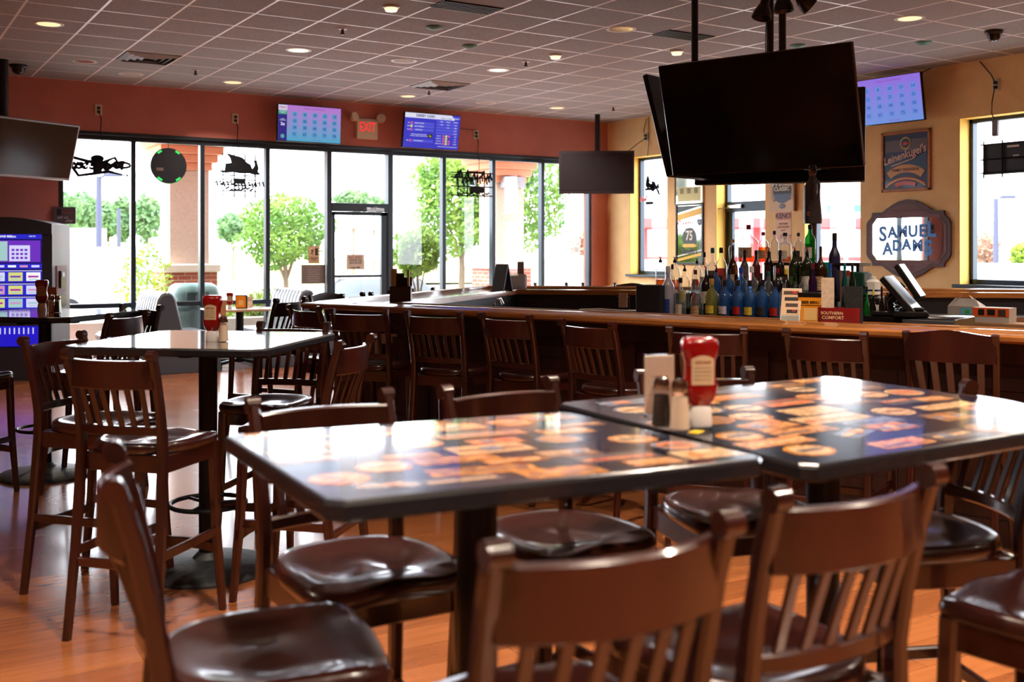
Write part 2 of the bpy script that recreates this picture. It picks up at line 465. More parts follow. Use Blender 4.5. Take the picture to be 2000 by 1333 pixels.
# ------------------------------------------------------------------ the bar
def offset(path, d):
    """polyline moved d to its right-hand side, mitred"""
    P = [Vector(p) for p in path]; out = []
    for i, p in enumerate(P):
        ns = []
        for a, b in ((i - 1, i), (i, i + 1)):
            if a >= 0 and b < len(P):
                t = (P[b] - P[a]).normalized(); ns.append(Vector((t.y, -t.x)))
        if len(ns) == 1: out.append(p + ns[0] * d)
        else:
            m = (ns[0] + ns[1]).normalized(); out.append(p + m * (d / m.dot(ns[0])))
    return [(q.x, q.y) for q in out]
BAR = [(5.42, .96), (2.914, 7.714), (5.911, 10.161), (10.20, 6.26)]
FD = (Vector(BAR[0]) - Vector(BAR[1])).normalized()        # along the front run, towards the lens side
FN = Vector((-FD.y, FD.x))                                  # from the front lip into the bar
def profile_along(path, prof, mb, m=0, cap=True):
    """prof: list of (offset, z) swept along the mitred path"""
    lines = [offset(path, o) for o, z in prof]
    rings = [[(lines[j][i][0], lines[j][i][1], prof[j][1]) for j in range(len(prof))] for i in range(len(path))]
    mb.loft(rings, m, cap)
    return mb
M_oak = noisy('golden oak bar rail', lin(158, 102, 54), lin(134, 82, 40), 3, (1.5, 1.5, 12), .22, coat=.6, coat_rough=.08, world=True)
M_barwood = noisy('dark bar front wood', lin(58, 34, 32), lin(40, 24, 24), 5, (3, 3, .4), .4, coat=.2)
M_bartop = noisy('lacquered bar top print', lin(120, 116, 108), lin(60, 62, 66), 3.5, rough=.12, coat=.8, coat_rough=.04, detail=8)
bar = thing('bar_counter', 'long angular bar counter with oak rail and dark panelled front', 'bar counter', (4.0, 6.5, 0))
def bo(name, mb, m, **k):
    o = obj(name, mb, m, bar, **k); o.matrix_parent_inverse = Matrix.Translation((-4.0, -6.5, 0)); return o
bo('bar_top', profile_along(BAR, [(.15, 1.03), (.15, 1.058), (.60, 1.058), (.60, 1.03)], MB()), M_bartop)
bo('arm_rail', profile_along(BAR, [(.012, 1.035), (0, 1.046), (.0, 1.066), (.012, 1.077), (.05, 1.077), (.075, 1.082), (.105, 1.091), (.135, 1.093), (.155, 1.086), (.158, 1.055), (.12, 1.03)], MB()), M_oak)
bo('inner_rail', profile_along(BAR, [(.59, 1.02), (.588, 1.066), (.60, 1.072), (.63, 1.070), (.635, 1.02)], MB()), M_oak)
pn = profile_along(BAR, [(.26, .10), (.26, 1.04), (.30, 1.04), (.30, .10)], MB())
profile_along(BAR, [(.16, .93), (.16, 1.035), (.27, 1.035), (.27, .93), (.22, .90)], pn)
profile_along(BAR, [(.24, .0), (.24, .13), (.28, .13), (.28, .0)], pn)
bo('front_panel', pn, M_barwood)
# raised panels and pilasters along the three runs
rp = MB()
L0 = offset(BAR, .26)
for i in range(3):
    a = Vector(L0[i]); b = Vector(L0[i + 1]); t = (b - a).normalized(); nn = Vector((-t.y, t.x)); L = (b - a).length
    k = max(2, int(L / .78)); st = L / k
    for j in range(k):
        for (s0, s1, z0, z1, dd) in ((.16, st - .04, .2, .26, .012), (.16, st - .04, .78, .84, .012), (.16, .22, .26, .78, .012), (st - .10, st - .04, .26, .78, .012), (.30, st - .18, .34, .70, .01), (-.0, .10, .13, .90, .03)):
            p = a + t * (j * st + s0); q = a + t * (j * st + s1)
            pts = [p, q, q + nn * dd, p + nn * dd]
            rp.prism([(v.x, v.y) for v in pts], z0, z1, axis='z')
bo('raised_panelling', rp, M_barwood)
bo('back_panel', profile_along(BAR, [(.57, .0), (.57, 1.03), (.60, 1.03), (.60, .0)], MB()), mat('black laminate', lin(30, 32, 38), .4))
# stainless underbar along the far runs
ub = profile_along(BAR[1:], [(.62, .70), (.62, .86), (1.02, .86), (1.02, .82), (.66, .78), (.66, .70)], MB())
bo('underbar_shelf', ub, M_steel)
tag(obj('faucet', MB().sweep([(0, 0, .86), (0, 0, 1.0), (0, .03, 1.04), (0, .10, 1.05), (0, .15, 1.0)], .025, n=10), M_chrome, loc=(*deep(966, 0, 9.35)[:2], 0), rz=R(-60)), 'curved silver tap inside the bar below the sign tent', 'faucet')

def row(px, off):
    """point seen at column px on the line parallel to the front run, off metres inside its lip"""
    p0 = Vector(BAR[1]) + FN * off; l = (px - 1000) / 2068; q = FW + RT * l
    # q*d = p0 + FD*u
    det = q.x * (-FD.y) + FD.x * q.y
    d = (p0.x * (-FD.y) + FD.x * p0.y) / det
    return q.x * d, q.y * d, d
FR = math.atan2(FD.y, FD.x)                                  # rotation whose +x runs along the front run
# ------------------------------------------------------------------ island of bottles
ix, iy, idp = row(1455, 1.06)
isl = thing('liquor_display', 'black stepped back bar island full of bottles behind the front bar', 'bottle display', (ix, iy, 0), FR)
obj('cabinet', MB().box(-1.0, 1.75, 0, .75, 0, .93, c=.01), M_blackplastic, isl)
for zz, y0, x0, x1 in ((.985, .0, -.78, .62), (1.075, .13, -.78, .75), (1.175, .25, -.85, .8)):
    obj('step', MB().box(x0, x1, y0, .62, zz - .055 if zz < 1 else zz - .09, zz, c=.004), M_blackplastic, isl)
obj('glass_shelf', MB().box(-.05, .62, .40, .62, 1.375, 1.395, c=.003), mat('dark shelf', lin(30, 26, 26), .25), isl)
bk = MB()
for xx in (-.02, .27, .58): bk.box(xx - .01, xx + .01, .48, .56, 1.175, 1.376)
obj('shelf_bracket', bk, M_blackplastic, isl)

def bg_(n, t, c, k=.35): return bottle_glass(n, (*t, 1), lin(*c), k)
G = {
 'clear': bg_('clear bottle glass', (.94, .96, .96), (190, 200, 205), .10), 'frost': bg_('frosted bottle', (.8, .84, .95), (196, 200, 222), .75),
 'blue': bg_('blue bottle glass', (.34, .55, .85), (52, 104, 170), .50), 'dark': bg_('dark bottle glass', (.25, .2, .18), (26, 20, 20), .6),
 'brown': bg_('brown bottle glass', (.4, .2, .1), (56, 28, 16), .6), 'green': bg_('green bottle glass', (.12, .62, .22), (24, 140, 50), .4),
 'dkgreen': bg_('deep green bottle glass', (.2, .34, .16), (20, 38, 20), .6), 'yelgreen': bg_('pale tequila glass', (.84, .86, .6), (176, 180, 96), .3),
 'redg': bg_('red liqueur', (.7, .05, .07), (120, 12, 20), .45), 'amber': bg_('amber whiskey', (.98, .45, .10), (206, 92, 24), .35),
 'water': bg_('clear spirit', (.93, .95, .96), (180, 190, 196), .12), 'navy': mat('navy painted bottle', lin(40, 34, 70), .3),
 'purple': bg_('violet bottle glass', (.4, .2, .44), (60, 26, 70), .5), 'teal': bg_('teal bottle glass', (.2, .5, .5), (24, 100, 100), .4),
}
LB = {k: noisy('label ' + k, lin(*a), lin(*b), 60, (1, 1, 2.2), .6, detail=2, lo=.46, hi=.54) for k, a, b in (
 ('white', (216, 208, 196), (190, 180, 166)), ('tan', (204, 172, 130), (160, 118, 80)), ('black', (28, 26, 26), (54, 48, 44)), ('red', (180, 30, 30), (140, 20, 24)),
 ('yellow', (222, 196, 70), (196, 168, 50)), ('green', (70, 120, 50), (40, 86, 36)), ('blue', (40, 70, 160), (30, 50, 120)), ('cream', (228, 214, 180), (190, 170, 130)), ('pale', (214, 206, 214), (180, 170, 190)))}
CAP = {k: mat('cap ' + k, lin(*a), .35) for k, a in (('black', (22, 22, 24)), ('red', (170, 24, 24)), ('gold', (190, 140, 50)), ('maroon', (120, 22, 40)), ('white', (220, 220, 220)), ('teal', (20, 90, 90)), ('brown', (60, 34, 26)), ('yellow', (214, 190, 60)), ('blue', (30, 70, 190)))}
SHAPE = {
 'round': [(.0, 0), (.92, 0), (1, .02), (1, .56), (.96, .62), (.70, .70), (.40, .75), (.34, .80), (.32, .93)],
 'tall': [(.0, 0), (.92, 0), (1, .02), (1, .60), (.90, .66), (.52, .74), (.40, .78), (.36, .86), (.36, .93)],
 'wide': [(.0, 0), (.90, 0), (1, .03), (1, .48), (.93, .56), (.62, .65), (.30, .72), (.22, .78), (.20, .93)],
 'bulge': [(.0, 0), (.78, 0), (.82, .02), (.90, .40), (1, .56), (.96, .64), (.66, .72), (.36, .77), (.30, .82), (.30, .93)],
 'square': [(.0, 0), (.95, 0), (1, .02), (1, .58), (.86, .64), (.40, .68), (.34, .72), (.34, .92)],
}
def bottle(px, ytop, off, zb, wz, shape, g, label, cap, name, text, liquid=None, fill=.4, pourer=False, lz=(.14, .44), group=None):
    x, y, d = row(px, off)
    zt = EYE + (489 - ytop) / 2068 * d
    h = zt - zb; r = wz / 4.1667 / 2068 * d / 2
    t = thing(name, text, 'bottle', (x, y, zb), FR + R(-20), group)
    pr = [(max(a * r, .0008), b * h) for a, b in SHAPE[shape]]
    ch = .93 if not pourer else .84
    pr = [(a, b if b < .9 * h else ch * h) for a, b in pr]
    n = 4 if shape == 'square' else 18
    obj('glass_body', MB().lathe(pr, n=16), G[g], t, ang=60)
    if liquid:
        pl = [(a * .93, b * .985 + .004) for a, b in pr if b < fill * h]
        pl.append((pl[-1][0], fill * h))
        obj('liquid', MB().lathe(pl, n=16), G[liquid], t, ang=60)
    if label:
        rr = r * (1.012 if shape != 'bulge' else .965)
        lb = MB(); z0, z1 = lz[0] * h, lz[1] * h; K = 10; vs = []; 
        for i in range(K + 1):
            a = -PI / 2 - R(62) + R(124) * i / K
            vs += [(rr * math.cos(a), rr * math.sin(a), z0), (rr * math.cos(a), rr * math.sin(a), z1)]
        lb.add(vs, [(2 * i, 2 * i + 2, 2 * i + 3, 2 * i + 1) for i in range(K)])
        obj('label', lb, LB[label], t)
    nr = pr[-1][0]
    if pourer:
        c = MB().lathe([(nr * 1.1, ch * h), (nr * 1.1, ch * h + .015), (nr * .6, ch * h + .02), (nr * .5, ch * h + .03)], n=10)
        obj('cap', c, CAP['black'], t)
        obj('pourer', MB().sweep([(0, 0, ch * h + .02), (.004, 0, ch * h + .035), (-.012, -.004, h)], [.016, .012, .006], n=8), CAP[cap], t)
    else:
        c = MB().lathe([(nr * 1.12, .86 * h if shape == 'bulge' else .88 * h), (nr * 1.15, .97 * h), (nr * 1.0, h)], n=12)
        obj('cap', c, CAP[cap], t)
    return t
r1, r2, r3, r4 = (1.12, .985), (1.25, 1.075), (1.37, 1.175), (1.52, 1.395)
Z = lambda zx: 1240 + zx / 4.1667
Y = lambda zy: 430 + zy / 4.1667
B = [
 # x, top, row, width, shape, glass, label, cap, text, liquid, fill, pourer
 (270, 375, r1, 100, 'tall', 'frost', 'blue', 'white', 'frosted white vodka bottle at the left end of the front row', None, 0, 0),
 (370, 470, r1, 95, 'round', 'clear', 'white', 'black', 'clear round shouldered bottle between the frosted bottle and the red-necked one', 'water', .5, 0),
 (505, 490, r1, 108, 'wide', 'clear', 'tan', 'red', 'clear bottle with tan label and reddish neck in the front row', 'teal', .3, 0),
 (625, 478, r1, 112, 'bulge', 'yelgreen', 'yellow', 'gold', 'yellowish tequila bottle with gold stopper beside the blue bottles', 'yelgreen', .5, 0),
 (730, 485, r1, 106, 'bulge', 'blue', 'pale', 'black', 'blue vodka bottle with pale fruit label, first of the blue row', 'blue', .5, 0),
 (840, 487, r1, 106, 'bulge', 'blue', 'red', 'black', 'blue vodka bottle with red label left of the yellow-labelled one', 'blue', .45, 0),
 (937, 490, r1, 106, 'bulge', 'blue', 'yellow', 'black', 'blue vodka bottle with round yellow label', 'blue', .45, 0),
 (1037, 485, r1, 106, 'bulge', 'blue', 'black', 'black', 'blue vodka bottle with dark label right of the yellow-labelled one', 'blue', .45, 0),
 (1142, 490, r1, 106, 'bulge', 'blue', 'red', 'black', 'blue vodka bottle with red label, last of the blue row by the menu', 'blue', .45, 0),
 (1215, 460, r1, 80, 'round', 'clear', 'white', 'black', 'clear bottle with white label half hidden by the menu card', 'water', .4, 0),
 (405, 362, r2, 84, 'round', 'clear', 'yellow', 'black', 'clear bottle with grey pourer behind the front row, yellow lower label', 'water', .35, 1),
 (492, 405, r2, 74, 'tall', 'clear', 'red', 'maroon', 'clear bottle with red foil neck in the second row', 'water', .6, 0),
 (578, 375, r2, 90, 'wide', 'dark', 'white', 'red', 'dark bottle with red pourer and white label in the second row', None, 0, 1),
 (662, 368, r2, 76, 'round', 'blue', 'blue', 'red', 'small bright blue bottle with red pourer in the second row', None, 0, 1),
 (768, 398, r2, 82, 'bulge', 'blue', 'blue', 'black', 'dim blue bottle with black cap behind the first blue bottle', None, 0, 0),
 (862, 385, r2, 100, 'bulge', 'blue', 'pale', 'blue', 'large blue bottle standing behind the front blue row', 'blue', .5, 0),
 (950, 378, r2, 110, 'bulge', 'clear', 'white', 'white', 'large clear bottle with pale cap behind the yellow-labelled blue bottle', 'water', .5, 0),
 (1028, 432, r2, 70, 'round', 'dark', 'black', 'black', 'short dark bottle squeezed behind the blue row', None, 0, 0),
 (1088, 418, r2, 80, 'round', 'clear', 'green', 'teal', 'clear bottle with green label behind the last blue bottles', 'water', .4, 0),
 (1162, 395, r2, 84, 'round', 'dark', 'red', 'maroon', 'dark bottle with crimson neck band in the second row', None, 0, 0),
 (1230, 400, r2, 72, 'tall', 'dark', 'black', 'yellow', 'slim dark bottle with yellow capsule behind the menu card', None, 0, 0),
 (1300, 432, r2, 84, 'round', 'dkgreen', 'green', 'black', 'dark green bottle with green label above the menu cards', None, 0, 0),
 (1370, 420, r2, 74, 'round', 'clear', 'white', 'black', 'clear bottle with white tag above the orange menu', 'water', .5, 0),
 (1448, 350, r2, 70, 'tall', 'purple', 'black', 'maroon', 'slender violet bottle left of the straws', None, 0, 0),
 (208, 300, r3, 78, 'square', 'clear', None, 'red', 'clear bottle of orange liquor with red pourer at the far left end', 'amber', .36, 1),
 (325, 302, r3, 88, 'round', 'clear', None, 'white', 'clear bottle of orange liquor with pale pourer, second from the left end', 'amber', .36, 1),
 (305, 360, r2, 60, 'tall', 'clear', 'red', 'brown', 'brown capped clear bottle right behind the frosted one', 'amber', .3, 0),
 (505, 312, r3, 84, 'round', 'clear', 'red', 'white', 'clear bottle with pale pourer and small red label in the third row', 'water', .3, 1),
 (565, 262, r3, 74, 'round', 'clear', 'white', 'black', 'clear bottle with ringed cap in the third row left of the teal cap', 'water', .4, 0),
 (632, 226, r3, 88, 'square', 'clear', 'black', 'teal', 'square shouldered clear bottle with teal and black cap', 'dark', .5, 0),
 (702, 224, r3, 92, 'round', 'clear', 'black', 'brown', 'bottle of bright red liqueur with brown cap', 'redg', .55, 0),
 (797, 205, r3, 88, 'wide', 'brown', 'tan', 'black', 'tall dark brown liqueur bottle with gold tag in the third row', 'dark', .4, 0),
 (892, 246, r3, 72, 'tall', 'dark', 'black', 'black', 'dark bottle with black cap below the left end of the shelf', None, 0, 0),
 (987, 246, r3, 72, 'tall', 'dark', 'black', 'black', 'dark bottle with black cap standing under the amber bottle', None, 0, 0),
 (1090, 215, r3, 76, 'tall', 'dark', 'black', 'red', 'dark bottle with red pourer in front of the shelf', None, 0, 1),
 (1182, 246, r3, 72, 'tall', 'dark', 'white', 'black', 'dark bottle with white label in front of the shelf', None, 0, 0),
 (1300, 215, r3, 94, 'round', 'dkgreen', 'green', 'red', 'dark green bottle with red pourer and black and green label', None, 0, 1),
 (1402, 215, r3, 94, 'round', 'dkgreen', 'white', 'red', 'dark green bottle with red pourer and white neck label', None, 0, 1),
 (1512, 215, r3, 106, 'wide', 'brown', 'tan', 'brown', 'big brown rum bottle with tan sunset label right of the green ones', None, 0, 0),
 (925, 40, r4, 165, 'wide', 'clear', 'tan', 'maroon', 'huge handled bourbon bottle with red wax neck on the shelf', 'amber', .17, 0),
 (1045, 97, r4, 86, 'round', 'clear', 'tan', 'maroon', 'bourbon bottle of amber whiskey with dripping red cap on the shelf', 'amber', .5, 0),
 (1135, 88, r4, 66, 'tall', 'clear', None, 'black', 'slim empty looking clear bottle on the shelf', 'amber', .05, 0),
 (1222, 103, r4, 100, 'square', 'clear', 'white', 'black', 'square clear bottle with grey label and some amber on the shelf', 'amber', .2, 0),
 (1330, 103, r4, 68, 'round', 'clear', 'black', 'black', 'clear bottle with black and white collar at the right of the shelf', 'dark', .2, 0),
 (1425, 38, r4, 88, 'tall', 'green', 'white', 'black', 'tall bright green bottle beneath the coat figure', 'green', .5, 0),
 (800, 158, r4, 78, 'bulge', 'clear', None, 'gold', 'clear cognac bottle with round gold stopper left of the shelf', 'water', .3, 0),
]
GRP = {id(r1): 'bottles of the front row', id(r2): 'bottles of the second row', id(r3): 'bottles of the third row', id(r4): 'bottles on the raised shelf'}
for zx, zy, rw, wz, sh, g, lab, cap, text, liq, fill, pour in B:
    bottle(Z(zx), Y(zy), rw[0], rw[1], wz, sh, g, lab, cap, 'liquor_bottle', text, liq, fill, bool(pour), (.12, .40) if sh != 'bulge' else (.22, .40), GRP[id(rw)])
bottle(Z(1625), Y(105), 1.50, 1.175, 95, 'tall', 'dark', None, 'black', 'aluminium_bottle', 'dark blue aluminium bottle standing alone before the window', None, 0)
for k in list(C.objects):
    if k.name.startswith('glass_body') and k.parent and k.parent.name.startswith('aluminium'): k.data.materials[0] = G['navy']

def simple(name, mb, m, px, off, z, label, cat, rz=FR, group=None, **k):
    x, y, d = row(px, off)
    return tag(obj(name, mb, m, loc=(x, y, z), rz=rz, **k), label, cat, group)
cup = [(.0, 0), (.03, 0), (.04, .10), (.037, .10), (.028, .004), (.0, .004)]
simple('plastic_cup', MB().lathe([(.001, 0), (.028, 0), (.037, .10), (.034, .10), (.025, .004), (.001, .004)], n=16), mat('teal plastic', lin(20, 150, 130), .3, trans=.4), Z(1540), 1.45, 1.30, 'teal plastic cup upturned behind the brown rum bottle', 'cup')
simple('cup_stack', MB().box(-.05, .05, -.05, .05, 0, .12, c=.01), M_blackplastic, Z(1540), 1.45, 1.178, 'small black block carrying the teal cup', 'box')
simple('cocktail_shaker', MB().lathe([(.001, 0), (.036, 0), (.044, .17), (.041, .17), (.034, .004), (.001, .004)], n=18), M_steel, Z(1690), 1.35, 1.178, 'steel shaker tin right of the brown rum bottle', 'shaker')
simple('metal_tongs', MB().sweep([(-.02, 0, 0), (-.006, 0, .17), (.006, 0, .17), (.022, 0, 0)], .012, .016), M_steel, Z(1695), 1.16, 1.078, 'steel tongs standing like an inverted V', 'tongs')
for i, (zx, zt, col, lab) in enumerate(((1590, 355, 'blue', 'blue capped slim syrup bottle beside the shaker tin'), (1708, 355, 'teal', 'teal capped syrup bottle before the window'), (1740, 410, 'red', 'clear bottle with fat red pourer top right of the tongs'), (1770, 360, 'black', 'dark green slim bottle at the right end of the steps'))):
    bottle(Z(zx), Y(zt), 1.27, 1.075, 52, 'tall', ('blue', 'teal', 'clear', 'dkgreen')[i], None, col, 'syrup_bottle', lab, None, 0, group='slim bottles at the right end')
simple('glass_rack', MB().box(-.09, .09, -.09, .09, 0, .055, c=.01).box(-.08, .08, -.08, .08, .055, .16, c=.01), mat('green plastic tray', lin(20, 60, 48), .4), Z(1800), 1.50, 1.178, 'dark green drying tray at the right end of the bottle steps', 'tray')
for i, (px, cc, txt) in enumerate(((1693, 'green', 'green bottle beside the white jug'), (1706, 'dark', 'dark bottle with yellow cap right of the black caddy'), (1722, 'dark', 'dark bottle next to the register'), (1733, 'amber', 'orange bottle leaning by the register'))):
    bottle(px, (560, 566, 560, 572)[i], 1.05, .935, 44, 'round', cc, ('green', 'white', 'white', None)[i], ('black', 'yellow', 'black', 'gold')[i], 'mixer_bottle', txt, None, 0, group='mixer bottles by the register')
jg = thing('plastic_jug', 'white plastic jug with blue band beside the register', 'jug', (*row(1705, 1.45)[:2], 0), FR)
obj('body', MB().box(-.04, .04, -.04, .04, 1.178, 1.29, c=.015), M_white, jg); obj('blue_band', MB().box(-.041, .041, -.041, .041, 1.2, 1.24, c=.015), mat('navy print', lin(30, 44, 110), .5), jg)
obj('cap', MB().lathe([(.02, 1.288), (.02, 1.31), (.001, 1.312)], n=14), M_white, jg)
simple('glass_bell', MB().lathe([(.001, 0), (.04, 0), (.038, .04), (.016, .085), (.012, .12), (.008, .13), (.001, .13)], n=16), G['clear'], 1703, .95, .935, 'small clear glass decanter right of the red caddy', 'glass')

# ------------------------------------------------------------------ things on the bar front run
def onbar(px, off, name, label, cat, rz=FR, z=1.059):
    x, y, d = row(px, off); return thing(name, label, cat, (x, y, z), rz)
face = FR + R(12)
M_paper = mat('white card', lin(232, 226, 216), .55)
t = onbar(1547, .42, 'menu_tent', 'white and tan tent menu card in front of the last blue bottle', 'menu card', face)
m = MB().prism([(-.075, 0), (.0, .20), (.075, 0)], -.055, .055, axis='x', mx=None)
obj('card', m, M_paper, t, smooth=False)
m = MB()
def slant(mb, x0, x1, z0, z1, m, d=.002):                    # strip lying on the tent's near face
    f = lambda z: -.075 + .075 * z / .20 - d
    mb.quad((x0, f(z0), z0), (x1, f(z0), z0), (x1, f(z1), z1), (x0, f(z1), z1), m)
slant(m, -.052, .052, .05, .195, 0); slant(m, -.05, .05, .005, .045, 1)
for q in range(4): slant(m, -.045 + .008 * q, .04, .165 - .035 * q, .185 - .035 * q, (2, 3, 2, 3)[q], .003)
slant(m, .005, .03, .17, .185, 4, .004); slant(m, .01, .03, .07, .08, 4, .004)
obj('printed_face', m, [mat('tan paper', lin(224, 186, 148), .5), mat('grey paper', lin(150, 150, 140), .5), mat('brown ink', lin(70, 46, 38), .5), mat('dark ink', lin(30, 26, 24), .5), mat('red ink', lin(186, 30, 30), .5)], t, smooth=False)
t = onbar(1583, .42, 'beer_menu', 'orange beer menu card on a black stand beside the tent menu', 'menu', face)
obj('stand', MB().box(-.072, .072, 0, .05, 0, .178, c=.004), M_blackplastic, t)
m = MB().box(-.068, .068, -.004, 0, .0, .150)
m.text('BEER MENU', 0, .122, .021, -.005, 1, bold=.0006, sx=.9); m.box(-.06, .06, -.0055, -.004, .104, .107, 1)
m.box(-.036, .036, -.0055, -.004, .02, .09, 2)
obj('orange_card', m, [mat('orange card', lin(232, 146, 24), .45), mat('black ink', lin(24, 20, 18), .5), mat('pale square', lin(236, 190, 120), .5)], t, smooth=False)
# red bar caddy with straws and napkins
t = onbar(1641, .40, 'bar_caddy', 'red bar caddy lettered in cream holding straws and black napkins', 'caddy', face)
cd = MB(); K = 24
def stad(hw, hd, z): return [((hw if math.cos(2 * PI * i / K) > 0 else -hw) * abs(math.cos(2 * PI * i / K)) ** .35, (hd if math.sin(2 * PI * i / K) > 0 else -hd) * abs(math.sin(2 * PI * i / K)) ** .55, z) for i in range(K)]
cd.loft([stad(.118, .06, 0), stad(.12, .062, .005), stad(.12, .062, .10), stad(.114, .056, .10), stad(.112, .054, .01)])
obj('body', cd, mat('caddy red', lin(132, 22, 24), .3, coat=.3), t)
obj('lettering', MB().text('SOUTHERN', -.035, .070, .023, -.0635, 0, bold=.0004, dep=.0006).text('COMFORT', -.03, .045, .025, -.0635, 0, bold=.0004, dep=.0006), mat('cream ink', lin(222, 184, 140), .5), t, smooth=False)
obj('divider', MB().box(-.01, -.004, -.05, .05, .008, .13).box(.03, .036, -.05, .05, .008, .13), M_blackplastic, t)
x, y, d = row(1641, .40)
def rel(px, dz=0): return row(px, .40)
sx, sy, _ = row(1618, .40)
nap = MB()
for q in range(9): nap.box(-.034 + .0005 * q, .034 - .0008 * q, -.03 + q * .0066, -.0285 + q * .0066 + .003, 0, .245 + .004 * ((q * 5) % 3))
tag(obj('paper_napkins', nap, noisy('napkin paper', lin(226, 206, 182), lin(205, 184, 160), 40, rough=.8), loc=(sx, sy, 1.071), rz=face), 'stack of cream paper napkins in the left half of the red caddy', 'napkins')
sx, sy, _ = row(1667, .40)
nb = MB()
for q in range(7): nb.box(-.047, .047, -.03 + q * .008, -.0245 + q * .008, 0, .205 + .002 * (q % 2))
tag(obj('black_napkins', nb, noisy('black napkin paper', lin(22, 22, 24), lin(34, 34, 36), 40, rough=.8), loc=(sx, sy, 1.071), rz=face), 'stack of black napkins in the right half of the red caddy', 'napkins')

# ------------------------------------------------------------------ register and boxes
x, y, d = row(1760, .98)
dr = thing('cash_drawer', 'black steel cash drawer under the register', 'cash drawer', (x, y, 0), FR)
obj('case', MB().box(-.22, .34, -.13, .30, .935, 1.088, c=.006), M_blackplastic, dr)
obj('drawer_front', MB().box(.05, .34, -.145, -.13, 1.02, 1.08, c=.004), mat('grey metal', lin(96, 98, 102), .35, .6), dr)
po = thing('point_of_sale_terminal', 'black touch screen register with a customer display, seen from the side', 'register', (x, y, 1.09), HEAD - R(29))
def slab(mb, c, L, Wd, T, tilt, m=0, ch=.006):
    mx = Matrix.Translation(c) @ Matrix.Rotation(tilt, 4, 'X')
    mb.box(-Wd / 2, Wd / 2, -T / 2, T / 2, -L / 2, L / 2, m, ch, mx)
m = MB(); slab(m, (0, -.0, .125), .27, .30, .04, R(-40)); obj('screen_housing', m, M_blackplastic, po)
m = MB(); slab(m, (0, -.019, .109), .25, .28, .006, R(-40)); obj('touch_screen', m, noisy('white-lit fingerprinted screen', lin(196, 198, 206), lin(120, 122, 130), 14, rough=.4), po)  # white light on the screen face is put into its pale mottled colour
m = MB(); slab(m, (.20, -.02, .20), .24, .22, .035, R(-33)); obj('customer_display', m, M_blackplastic, po)
m = MB().box(-.11, .11, -.12, .16, 0, .025, c=.008); m.sweep([(0, .05, .02), (0, .06, .08), (0, .01, .13)], .09, .04); m.sweep([(.15, .10, .02), (.18, .10, .10), (.20, .02, .18)], .05, .04)
obj('stand', m, M_blackplastic, po)
m = MB()
for k in range(4): m.sweep([(-.02 + .015 * math.sin(j * 1.3 + k), .03 + .03 * math.cos(j * 1.1 + k * 2), .03 + .012 * j) for j in range(7)], .008, n=6)
obj('cable', m, M_blackplastic, po)
x, y, d = row(1765, .86)
tag(obj('receipt_printer', MB().box(-.09, .10, -.05, .08, 0, .035, c=.008).box(-.06, .08, -.03, .07, .035, .055, c=.008), M_blackplastic, loc=(x + .03, y - .02, 1.09), rz=FR + R(20)), 'black slip printer lying on the cash drawer beside the register', 'printer')
x, y, d = row(1722, 1.20)
tag(obj('paper_stand', MB().box(-.06, .06, -.004, .004, 0, .20).box(-.06, .06, -.004, .08, 0, .008), M_paper, loc=(x, y, .94), rz=FR + R(40), smooth=False), 'white papers propped up behind the register', 'papers')
def inner(px, y_, h): return at(px, y_, h)
bx = deep(1888, 0, 7.6)
cb = thing('open_carton', 'small white and green carton with raised torn flaps behind the bar', 'box', (bx[0], bx[1], .97), R(-72))
m = MB().box(-.11, .11, -.07, .07, 0, .11); m.quad((-.11, -.07, .11), (.11, -.07, .11), (.07, -.03, .165), (-.07, -.03, .165)); m.quad((-.11, .07, .11), (-.11, -.07, .11), (-.02, -.03, .19), (-.04, .03, .18)); m.quad((.11, -.07, .11), (.11, .07, .11), (.03, .03, .17), (.02, -.02, .19))
obj('carton', m, mat('white carton', lin(170, 164, 160), .6), cb, smooth=False)
obj('printed_panel', MB().box(-.02, .10, -.073, -.07, .05, .10, 0).box(.01, .04, -.0745, -.073, .06, .085, 1), [mat('sky print', lin(100, 176, 200), .5), mat('green print', lin(70, 160, 60), .5)], cb, smooth=False)
bx = deep(1942, 0, 7.3)
cb = thing('printed_box', 'flat white box with orange and black printed band behind the bar', 'box', (bx[0], bx[1], .985), R(-74))
obj('carton', MB().box(-.12, .12, -.08, .08, 0, .10), mat('white carton', lin(170, 164, 160), .6), cb, smooth=False)
obj('printed_band', MB().box(-.121, .121, -.082, -.08, .04, .10, 0).box(-.08, -.04, -.084, -.082, .05, .09, 1).box(-.02, .03, -.084, -.082, .05, .09, 1).box(.05, .10, -.084, -.082, .045, .09, 2), [mat('orange print', lin(214, 90, 40), .5), mat('black ink', lin(24, 20, 18), .5), mat('brown ink', lin(70, 46, 38), .5)], cb, smooth=False)
bx = deep(1950, 0, 7.25)
tag(obj('cardboard_box', MB().box(-.16, .30, -.10, .12, 0, .24, c=.004), noisy('brown cardboard', lin(150, 112, 78), lin(136, 100, 68), 8, rough=.8), loc=(bx[0], bx[1], .745), rz=R(-74), smooth=False), 'brown cardboard box under the orange and white box', 'box')
bx = deep(1885, 0, 7.55)
tag(obj('storage_shelf', MB().box(-.5, .62, -.14, .16, .0, .745, c=.01), M_blackplastic, loc=(bx[0] + .1, bx[1] - .1, 0), rz=R(-74)), 'low black cabinet carrying the cartons behind the bar', 'cabinet')
tag(obj('tray', MB().box(-.13, .13, -.09, .09, 0, .222, c=.01), mat('grey crate', lin(120, 104, 96), .6), loc=(bx[0], bx[1], .746), rz=R(-74)), 'greyish crate under the white and green carton', 'crate')

